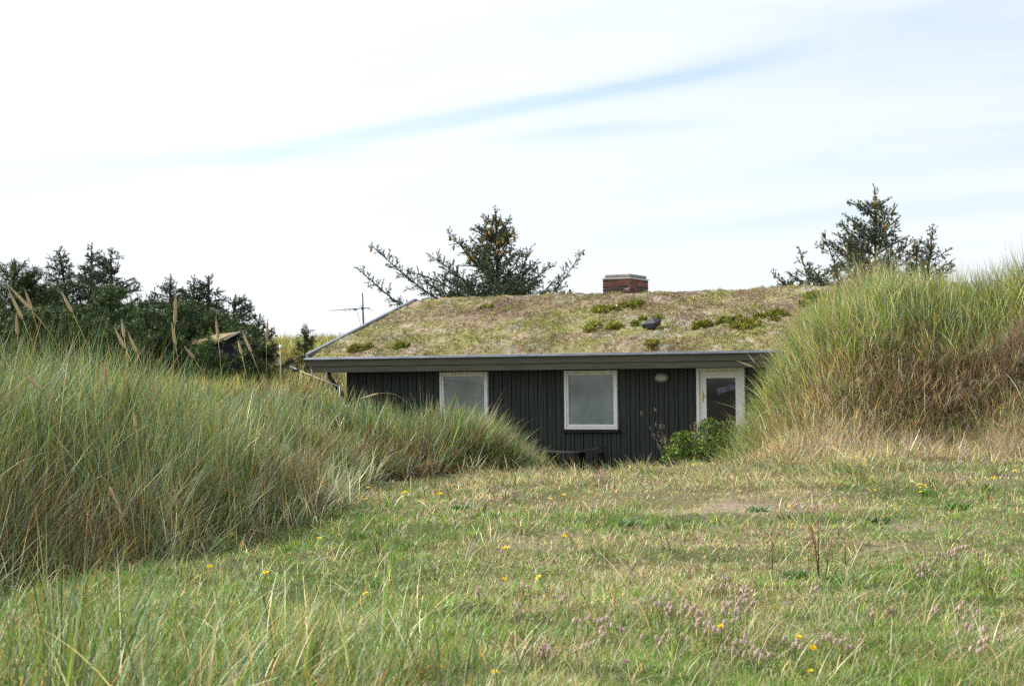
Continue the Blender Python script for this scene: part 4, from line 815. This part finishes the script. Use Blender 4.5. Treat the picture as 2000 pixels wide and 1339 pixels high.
st.build('stem', noisy('rose_stem', (.16, .10, .06), (.28, .18, .10), 9, .8), o, True)
for i, (px, pt, ph, lab) in enumerate(((1322, 806, 880, 'dry pinkish weed stalks with feathery tops before the wall, between lamp and rose bush'), (1345, 800, 870, 'dry grey weed stalks just outside the rose bush beside the white door post'))):
    v = at(px, ph, 29.4); gz = float(ground(v.x, v.y)); o = empty('dried_weed', (v.x, v.y, gz), 0, lab, 'plant'); rg = RS(60+i); k = 10; hh = at(px, pt, 29.4).z-gz
    V, a3, a4, cc_ = ribbons(np.stack([rg.randn(k)*.05, rg.randn(k)*.05, np.zeros(k)], -1), hh*(.7+.4*rg.rand(k)), rg.rand(k)*1.5+(2.2 if i == 0 else -.5), .05+.15*rg.rand(k), .2+.4*rg.rand(k), np.full(k, .009), 5, pick(rg, k, dict(pink=2, grey=1, brown=1), .2), rg)
    arrmesh('stem', V, a3, a4, M_grass, o, cc_)
    e = V.reshape(k, 11, 3)[:, [6, 8, 10]].reshape(-1, 3); c_ = np.repeat(e, 7, 0)+rg.randn(len(e)*7, 3)*[.012, .012, .03]; n_ = len(c_)
    d_ = unit(rg.randn(n_, 3)); s_ = unit(np.cross(d_, rg.randn(n_, 3)))*.004; arrmesh('foliage', np.stack([c_-d_*.012-s_, c_-d_*.012+s_, c_+d_*.015], 1).reshape(-1, 3), np.arange(n_*3).reshape(-1, 3), None, M_grass, o, np.repeat(pick(rg, n_, dict(pink=3, grey=1), .2), 3, 0))
# ================================================================== SEED HEADS OF THE MARRAM (each stalk a thing)
ORD = ['first', 'second', 'third', 'fourth', 'fifth', 'sixth', 'seventh', 'eighth', 'ninth', 'tenth', 'eleventh', 'twelfth', 'thirteenth', 'fourteenth', 'fifteenth', 'sixteenth', 'seventeenth', 'eighteenth', 'nineteenth', 'twentieth']
TENS = ['twenty', 'thirty', 'forty', 'fifty', 'sixty', 'seventy', 'eighty', 'ninety']
def ordw(i):
    if i < 20: return ORD[i]
    t, u = divmod(i+1, 10); return (TENS[t-2][:-1]+'ieth') if u == 0 else TENS[t-2]+'-'+ORD[u-1]
M_ear = noisy('seed_head', (.42, .30, .16), (.64, .50, .31), 120, .8, .2, bump=.5)
M_culm = noisy('culm', (.30, .22, .08), (.42, .34, .15), 20, .6, .2)
def stalk(tip, nb, Yd, rad, label, group, rg, bottom=None):
    T = at(tip[0], tip[1], Yd); B = at(nb[0], nb[1], Yd+rg.uniform(-.05, .05)); dirn = (T-B); Le = dirn.length; dn = dirn/Le
    down = B.copy(); hgt = B.z-float(ground(B.x, B.y)); root = B-Vector((dn.x*hgt*.55, dn.y*hgt*.55, hgt)); root.z = float(ground(root.x, root.y))
    o = empty('marram_stalk', root, 0, label, 'grass stalk', group)
    c1 = B-dn*hgt*.45; pts = []
    for i in range(11): t = i/10; pts.append((1-t)**2*root+2*t*(1-t)*c1+t*t*B-root)
    MB().tube(pts, list(np.linspace(.0026, .0018, 11)), 6).build('stem', M_culm, o, True)
    m = MB(); n = 26; ctr = [B-root+dirn*(i/n)+Vector((0, 0, -.012*math.sin(i/n*1.5)*Le/.2)) for i in range(n+1)]
    prof = [rad*min(1, (i/n)*5+.35)*max(.12, 1-((i/n))**2.6)*(1+(.16 if i % 2 else -.10)) for i in range(n+1)]
    m.tube(ctr, prof, 9)
    # bristly florets
    V = []; F = []
    for i in range(2, n):
        for q in range(7):
            a = rg.rand()*6.28; side = dn.cross(Vector((math.cos(a), math.sin(a), .3))).normalized(); p = ctr[i]+side*prof[i]*.8; e = p+dn*.012+side*.004; w_ = dn.cross(side)*.0016
            k0 = len(V); V += [p-w_, p+w_, e]; F.append((k0, k0+1, k0+2))
    m.add(V, F); m.build('seed_head', M_ear, o, True)
    return o
EARS = [((14, 551), (62, 606), 10.8), ((15, 559), (44, 624), 11.2), ((48, 563), (62, 606), 11.4), ((31, 610), (34, 655), 11.6), ((119, 566), (141, 610), 11.0), ((223, 636), (245, 681), 11.4), ((237, 622), (243, 660), 12.2), ((250, 647), (268, 690), 11.6),
        ((335, 627), (343, 675), 11.6), ((343, 562), (341, 634), 11.2), ((361, 675), (379, 700), 12.0), ((421, 616), (426, 662), 12.4), ((465, 663), (472, 692), 12.8), ((473, 643), (491, 688), 12.4), ((522, 621), (521, 664), 12.6), ((48, 727), (82, 762), 10.6),
        ((205, 701), (207, 750), 10.8), ((262, 803), (266, 834), 10.9)]
for i, (tp_, nb_, Yd) in enumerate(EARS):
    nm = ['highest straw seed head of the tall marram, bent outwards above its close twin', 'straw seed head just below the highest one, bent the same way', 'short fat seed head sharing a fork with the highest pair of seed heads', 'upright narrow seed head below the highest pair, beside the knobbly pine',
          'long slanting seed head standing apart before the drooping spruces', 'outer one of three slanting seed heads crowded before the bright pines', 'upright middle one of three seed heads crowded before the bright pines', 'lower ragged one of three seed heads crowded before the bright pines',
          'shorter seed head touching the foot of the tallest upright one', 'tallest upright seed head standing alone before the ragged spruce', 'drooping pale seed head low in the green blades, house side of the tallest upright one', 'slim upright seed head crossing the tan turf roof of the small cabin',
          'small seed head below the dark slope of the small cabin roof', 'slanting seed head crossing the dark slope of the small cabin roof', 'seed head against the sky between the wood and the house', 'leaning seed head sunk deep in the marram below the highest pair',
          'thin upright seed head sunk in the marram below the slanting one', 'small reddish seed head lowest in the shaded face of the marram'][i]
    stalk(tp_, nb_, Yd, .0110 if Yd < 12 else .0102, nm, 'marram seed heads rising from the tall grass', RS(300+i))
for i, (tp_, nb_, Yd, nm) in enumerate([((607, 716), (611, 736), 19, 'short tan seed head overlapping the free end of the fascia board'), ((637, 724), (636, 748), 19, 'tan seed head just under the fascia near the downpipe'), ((1461, 690), (1476, 709), 27.2, 'brown seed head crossing the gutter above the door'),
                                        ((1439, 702), (1470, 716), 27.0, 'brown seed head lying level over the fascia above the door'), ((1625, 578), (1629, 604), 27.4, 'pinkish seed head against the moss where dune grass meets the roof ridge'), ((701, 776), (739, 768), 17, 'pale seed head lying sideways before the dark end of the house wall')]):
    stalk(tp_, nb_, Yd, .011 if Yd > 20 else .009, nm, 'single seed heads near the house', RS(340+i))
stalk((240, 1000), (216, 950), 9.4, .007, 'whitish broken seed head hanging down at the foot of the shaded marram', 'marram seed heads rising from the tall grass', RS(360))
# ================================================================== FLOWERS AND HERBS
def place(px, py): # where the sight line meets the ground
    Yd = EYE/((py-HOR)/FPX)
    for _ in range(12):
        k, m = ray(px, py); z = float(ground(k*Yd, Yd)); Yd = .5*Yd+.5*max(2.0, (EYE-z)/max(-m, 1e-3))
    return Vector((ray(px, py)[0]*Yd, Yd, z))
M_yel, _, _ = base_mat('yellow_petal', (.90, .68, .015), .6, .2)
M_pnk, _, _ = base_mat('pink_petal', (.55, .22, .38), .6, .2)
M_stem, _, _ = base_mat('green_stem', (.12, .17, .05), .6, .2)
M_clov = noisy('clover_fluff', (.47, .34, .29), (.66, .53, .46), 90, .95, .05)
def flower_proto(mat, petals, r, cup, H):
    st = MB().tube([(0, 0, -.02), (.004, .003, H*.5), (0, 0, H)], [.0016, .0014, .002], 5)
    m = MB(); V = []; F = []
    for ring, (rr, zz) in enumerate(((r, cup), (r*.7, cup*1.6), (r*.4, cup*2.0))):
        for k in range(petals):
            a = 2*math.pi*(k+.5*ring)/petals; w_ = math.pi/petals*.95; n0 = len(V)
            V += [(0, 0, H), (rr*.7*math.cos(a-w_), rr*.7*math.sin(a-w_), H+zz*.6), (rr*math.cos(a), rr*math.sin(a), H+zz), (rr*.7*math.cos(a+w_), rr*.7*math.sin(a+w_), H+zz*.6)]; F.append((n0, n0+1, n0+2, n0+3))
    m.add(V, F); return st, m
def spread_flowers(name, cat, label_fn, spots, mat, petals, r, cup, H, group, seed):
    rg = RS(seed); first = None; spots = sorted(spots, key=lambda s: s[0])
    for i, (px, py) in enumerate(spots):
        p = place(px, py+4); lab = label_fn(i, px, py)
        p.z += -.0
        if first is None:
            o = empty(name, p, 0, lab, cat, group); s_, m = flower_proto(mat, petals, r, cup, H); s_.build('stem', M_stem, o, True); m.build('flower_head', mat, o); first = o
        else:
            o = first.copy(); C.objects.link(o); o['label'] = lab; o.location = p
            for ch in first.children:
                if ch.name.split('.')[0] in ('stem', 'flower_head'): c_ = ch.copy(); C.objects.link(c_); c_.parent = o
        sc = (.85+.35*rg.rand())*(1 if p.y < 10 else 1.25); o.scale = (sc, sc, sc); o.rotation_euler = (rg.uniform(.15, .6), rg.uniform(-.3, .3), rg.uniform(-.8, .8))
YF = [(975, 1143), (1063, 1142), (525, 1134), (408, 1117), (622, 1064), (718, 985), (794, 969), (822, 985), (851, 971), (858, 961), (858, 974), (889, 953), (1074, 983), (1096, 1062), (993, 1089), (1152, 968), (1098, 978), (530, 1020), (450, 1055), (724, 1177), (1406, 1245), (1561, 1260), (1574, 1283), (1650, 911), (1820, 898), (1234, 889), (1445, 888), (1355, 912), (1800, 970), (960, 1334), (1578, 1330), (1700, 967), (1985, 928), (720, 960)]
spread_flowers('hawkweed_flower', 'flower', lambda i, px, py: 'small yellow hawkweed bloom in the clearing, %s from the tall marram side' % ordw(i), YF, M_yel, 13, .017, .006, .055, 'yellow flowers dotted over the lawn', 5)
PF = [(1215, 1254), (1475, 1036), (1512, 1058), (1222, 1308)]
spread_flowers('thrift_flower', 'flower', lambda i, px, py: ['bright pink thrift head near the middle of the lawn, the farther of two in line', 'pink thrift head nearest the viewer below the brighter one', 'pink thrift head beside the bare sandy patch', 'small pale pink thrift head between sandy patch and sorrel'][i], PF, M_pnk, 10, .012, .008, .06, 'pink thrift heads in the lawn', 6)
WF = [(1345, 1178), (1362, 1190), (1380, 1172), (1402, 1166), (1418, 1188), (1438, 1192), (1478, 1150), (700, 1150), (732, 1168), (752, 1122), (1395, 1215), (680, 1128), (1110, 1150), (845, 1130)]
M_wht = noisy('faded_petal', (.42, .32, .24), (.66, .58, .48), 60, .9, .1)
spread_flowers('faded_flower', 'flower', lambda i, px, py: 'faded papery whitish flower head in the lawn, %s from the tall marram side' % ordw(i), WF, M_wht, 10, .011, .009, .06, 'faded whitish flower heads in the lawn', 9)
# clover: plants with several fluffy heads each
def clover():
    spots = []; rg = RS(8)
    areas = [(1370, 1245, 75, 34, 17), (1290, 1215, 60, 20, 6), (1170, 1260, 90, 30, 7), (1620, 1285, 40, 22, 6), (1900, 1265, 75, 40, 13), (1700, 1225, 30, 10, 3), (1860, 1110, 60, 18, 8), (1790, 1145, 40, 12, 4), (1010, 1195, 60, 20, 5), (1590, 1180, 16, 8, 2),
             (990, 978, 36, 9, 5), (1065, 992, 25, 10, 3), (1195, 945, 60, 9, 5), (1925, 915, 40, 10, 6), (1890, 955, 26, 10, 3), (1150, 1300, 100, 30, 6), (1560, 1010, 30, 8, 3), (770, 990, 16, 8, 2), (1450, 1225, 70, 26, 9), (1420, 1170, 20, 10, 3), (1430, 1300, 120, 20, 4)]
    for cx, cy, sx, sy, n in areas:
        for _ in range(int(n*.72+.5)): spots.append((cx+rg.randn()*sx*.55, min(1330, cy+rg.randn()*sy*.55)))
    spots.sort(); protos = []
    head = MB(); n = 10; r_ = .0062
    for i in range(5):
        pass
    head.tube([(0, 0, -.003), (0, 0, .0), (0, 0, .005), (0, 0, .011), (0, 0, .016), (0, 0, .019)], [.002, .0052, .0068, .0062, .0040, .001], 9)
    V = []; F = []
    for i in range(110):
        a = rg.rand()*6.28; z = rg.rand()*.018; rr = .0062*math.sin(.5+z/.018*2.2); p = Vector((rr*math.cos(a), rr*math.sin(a), z)); e = p+Vector((math.cos(a)*.004, math.sin(a)*.004, .0035)); s_ = Vector((-math.sin(a), math.cos(a), 0))*.0007
        k0 = len(V); V += [p-s_, p+s_, e]; F.append((k0, k0+1, k0+2))
    head.add(V, F); hp = None
    for i, (px, py) in enumerate(spots):
        p = place(px, py); lab = 'fluffy pinkish clover plant, %s from the marram side among the clovers of the lawn' % ordw(i) if i < 99 else 'fluffy pinkish clover plant, hundred and %s from the marram side among the lawn clovers' % ordw(i-100) if i >= 100 else 'fluffy pinkish clover plant, hundredth from the marram side among the lawn clovers'
        o = empty('clover_plant', p, rg.rand()*6.28, lab, 'plant', 'fluffy pink clovers in the lawn')
        nh = rg.randint(3, 7); st = MB(); ends = []
        for k in range(nh):
            a = rg.rand()*6.28; rr = rg.uniform(.005, .06); h = rg.uniform(.06, .11); e = Vector((math.cos(a)*rr, math.sin(a)*rr, h)); st.tube([(0, 0, -.01), (e.x*.4, e.y*.4, h*.6), e], .0012, 4, False); ends.append(e)
        st.build('stem', M_stem, o)
        for e in ends:
            if hp is None: hp = head.build('flower_head', M_clov, o, True); c_ = hp
            else: c_ = hp.copy(); C.objects.link(c_); c_.parent = o
            c_.location = e; c_.rotation_euler = (rg.uniform(-.4, .4), rg.uniform(-.4, .4), 0); s_ = rg.uniform(.9, 1.35)*(1 if p.y < 12 else 1.3); c_.scale = (s_, s_, s_)
clover()
# sorrel with reddish seed stalks
M_sor = noisy('sorrel_seed', (.34, .15, .085), (.48, .26, .16), 60, .9, .1); M_sst = noisy('sorrel_stem', (.09, .05, .035), (.16, .10, .05), 20, .7, .2)
for i, (px, pb, pt, lab) in enumerate(((1598, 1130, 985, 'tall sorrel with rusty pink seed spikes standing highest out of the lawn'), (1612, 1125, 1045, 'dark bare sorrel stem beside the tall rusty one'), (1650, 1120, 1052, 'short thin tan sorrel stem on the dune side of the tall rusty one'), (1508, 1120, 1055, 'small rusty sorrel on the marram side of the leafy clump'))):
    p = place(px, pb); o = empty('sorrel_plant', p, 0, lab, 'plant'); rg = RS(80+i); H = (pb-pt)/FPX*p.y*1.05; st = MB(); nst = 3 if i == 0 else 1; V = []; F = []
    for k in range(nst):
        dx = rg.uniform(-.03, .03)*(k > 0)+(.03 if i == 1 else 0); h = H*(1 if k == 0 else rg.uniform(.6, .8)); st.tube([(0, 0, -.02), (dx*.5, 0, h*.5), (dx*1.6, .01, h)], [.0035, .0028, .0015], 6)
        for q in range(0 if i == 1 else 150 if i != 2 else 40):
            t = rg.uniform(.42, 1); c_ = Vector((dx*1.6*t, .01*t, h*t))+Vector(rg.randn(3)*[.012, .012, .006])*(1.25-t*.7); d = Vector(rg.randn(3)).normalized()*.0045; e = d.cross(Vector(rg.randn(3))).normalized()*.003
            k0 = len(V); V += [c_-d, c_+e, c_+d, c_-e]; F.append((k0, k0+1, k0+2, k0+3))
    st.build('stem', M_sst, o, True)
    if V: MB().add(V, F).build('seed_spike', M_sor, o)
# leafy rosettes
PAL.update(ros=(.075, .20, .03), rosb=(.10, .20, .09), rosd=(.035, .09, .025))
for i, (px, py, r_, mixr, lab) in enumerate(((1555, 1128, .11, dict(ros=1), 'leafy bright green clump at the foot of the sorrel stems, marram side'), (1640, 1135, .10, dict(ros=1, rosb=1), 'leafy green clump at the foot of the sorrel stems, dune side'), (1715, 1022, .10, dict(rosd=1), 'dark green spiky herb alone in the lawn before the dune'),
        (948, 1014, .10, dict(ros=1), 'bright green leafy rosette below the row of small yellow flowers'), (900, 995, .09, dict(ros=1), 'bright green leafy patch among the small yellow flowers'), (1225, 1025, .10, dict(rosb=1), 'bluish green rosette at the edge of the sandy patch'), (800, 1070, .08, dict(ros=1), 'small green rosette near the shaded marram foot'),
        (1860, 995, .13, dict(ros=1), 'wide bright green leafy patch below the dune thatch'), (1650, 925, .12, dict(ros=1), 'bright green herb patch at the foot of the dune'), (1480, 1000, .10, dict(ros=1, rosb=1), 'low green rosette touching the sandy patch on the dune side'), (1075, 1090, .07, dict(ros=1, rosb=1), 'tiny rosette in the middle of the lawn'), (1620, 895, .10, dict(rosd=1, ros=1), 'dark green herb against the pale thatch of the dune foot'))):
    p = place(px, py); o = empty('leafy_herb', p, 0, lab, 'plant', 'leafy herbs scattered in the lawn'); rg = RS(120+i); k = 70; r_ = r_*(.8+p.y*.02)
    rad = r_*np.sqrt(rg.rand(k)); a = rg.rand(k)*6.28; V, a3, a4, cc_ = ribbons(np.stack([rad*np.cos(a), rad*np.sin(a)*.8, np.zeros(k)], -1), r_*(.4+.5*rg.rand(k)), rg.rand(k)*6.28, .3+.6*rg.rand(k), .9+.8*rg.rand(k), np.full(k, max(.010, .0011*p.y)), 4, pick(rg, k, mixr, .25), rg)
    arrmesh('foliage', V, a3, a4, M_leaf, o, cc_)
# ragwort with yellow tops at the dune foot
for i, (px, py, h_, lab) in enumerate(((1845, 905, .17, 'ragwort with several yellow tops at the dune foot below the red-brown thatch'), (1925, 960, .13, 'low ragwort with one bright yellow top in front of the dune'), (1955, 888, .18, 'ragwort with orange yellow tops at the outer end of the dune foot'), (1812, 968, .10, 'tiny ragwort yellow in the lawn before the dune'))):
    p = place(px, py); o = empty('ragwort_plant', p, 0, lab, 'plant', 'ragworts along the dune foot'); rg = RS(150+i); k = 40
    V, a3, a4, cc_ = ribbons(np.stack([rg.randn(k)*.05, rg.randn(k)*.05, np.zeros(k)], -1), h_*(.5+.5*rg.rand(k)), rg.rand(k)*6.28, .1+.3*rg.rand(k), .5+.6*rg.rand(k), np.full(k, .012), 4, pick(rg, k, dict(ros=2, rl=1), .25), rg); arrmesh('foliage', V, a3, a4, M_leaf, o, cc_)
    m = MB()
    for q in range(6):
        c_ = Vector((rg.randn()*.06, rg.randn()*.05, h_*(.8+.3*rg.rand()))); m.tube([c_, c_+Vector((0, 0, .008)), c_+Vector((0, 0, .014))], [.008, .010, .003], 8)
    m.build('flower_head', M_yel, o)
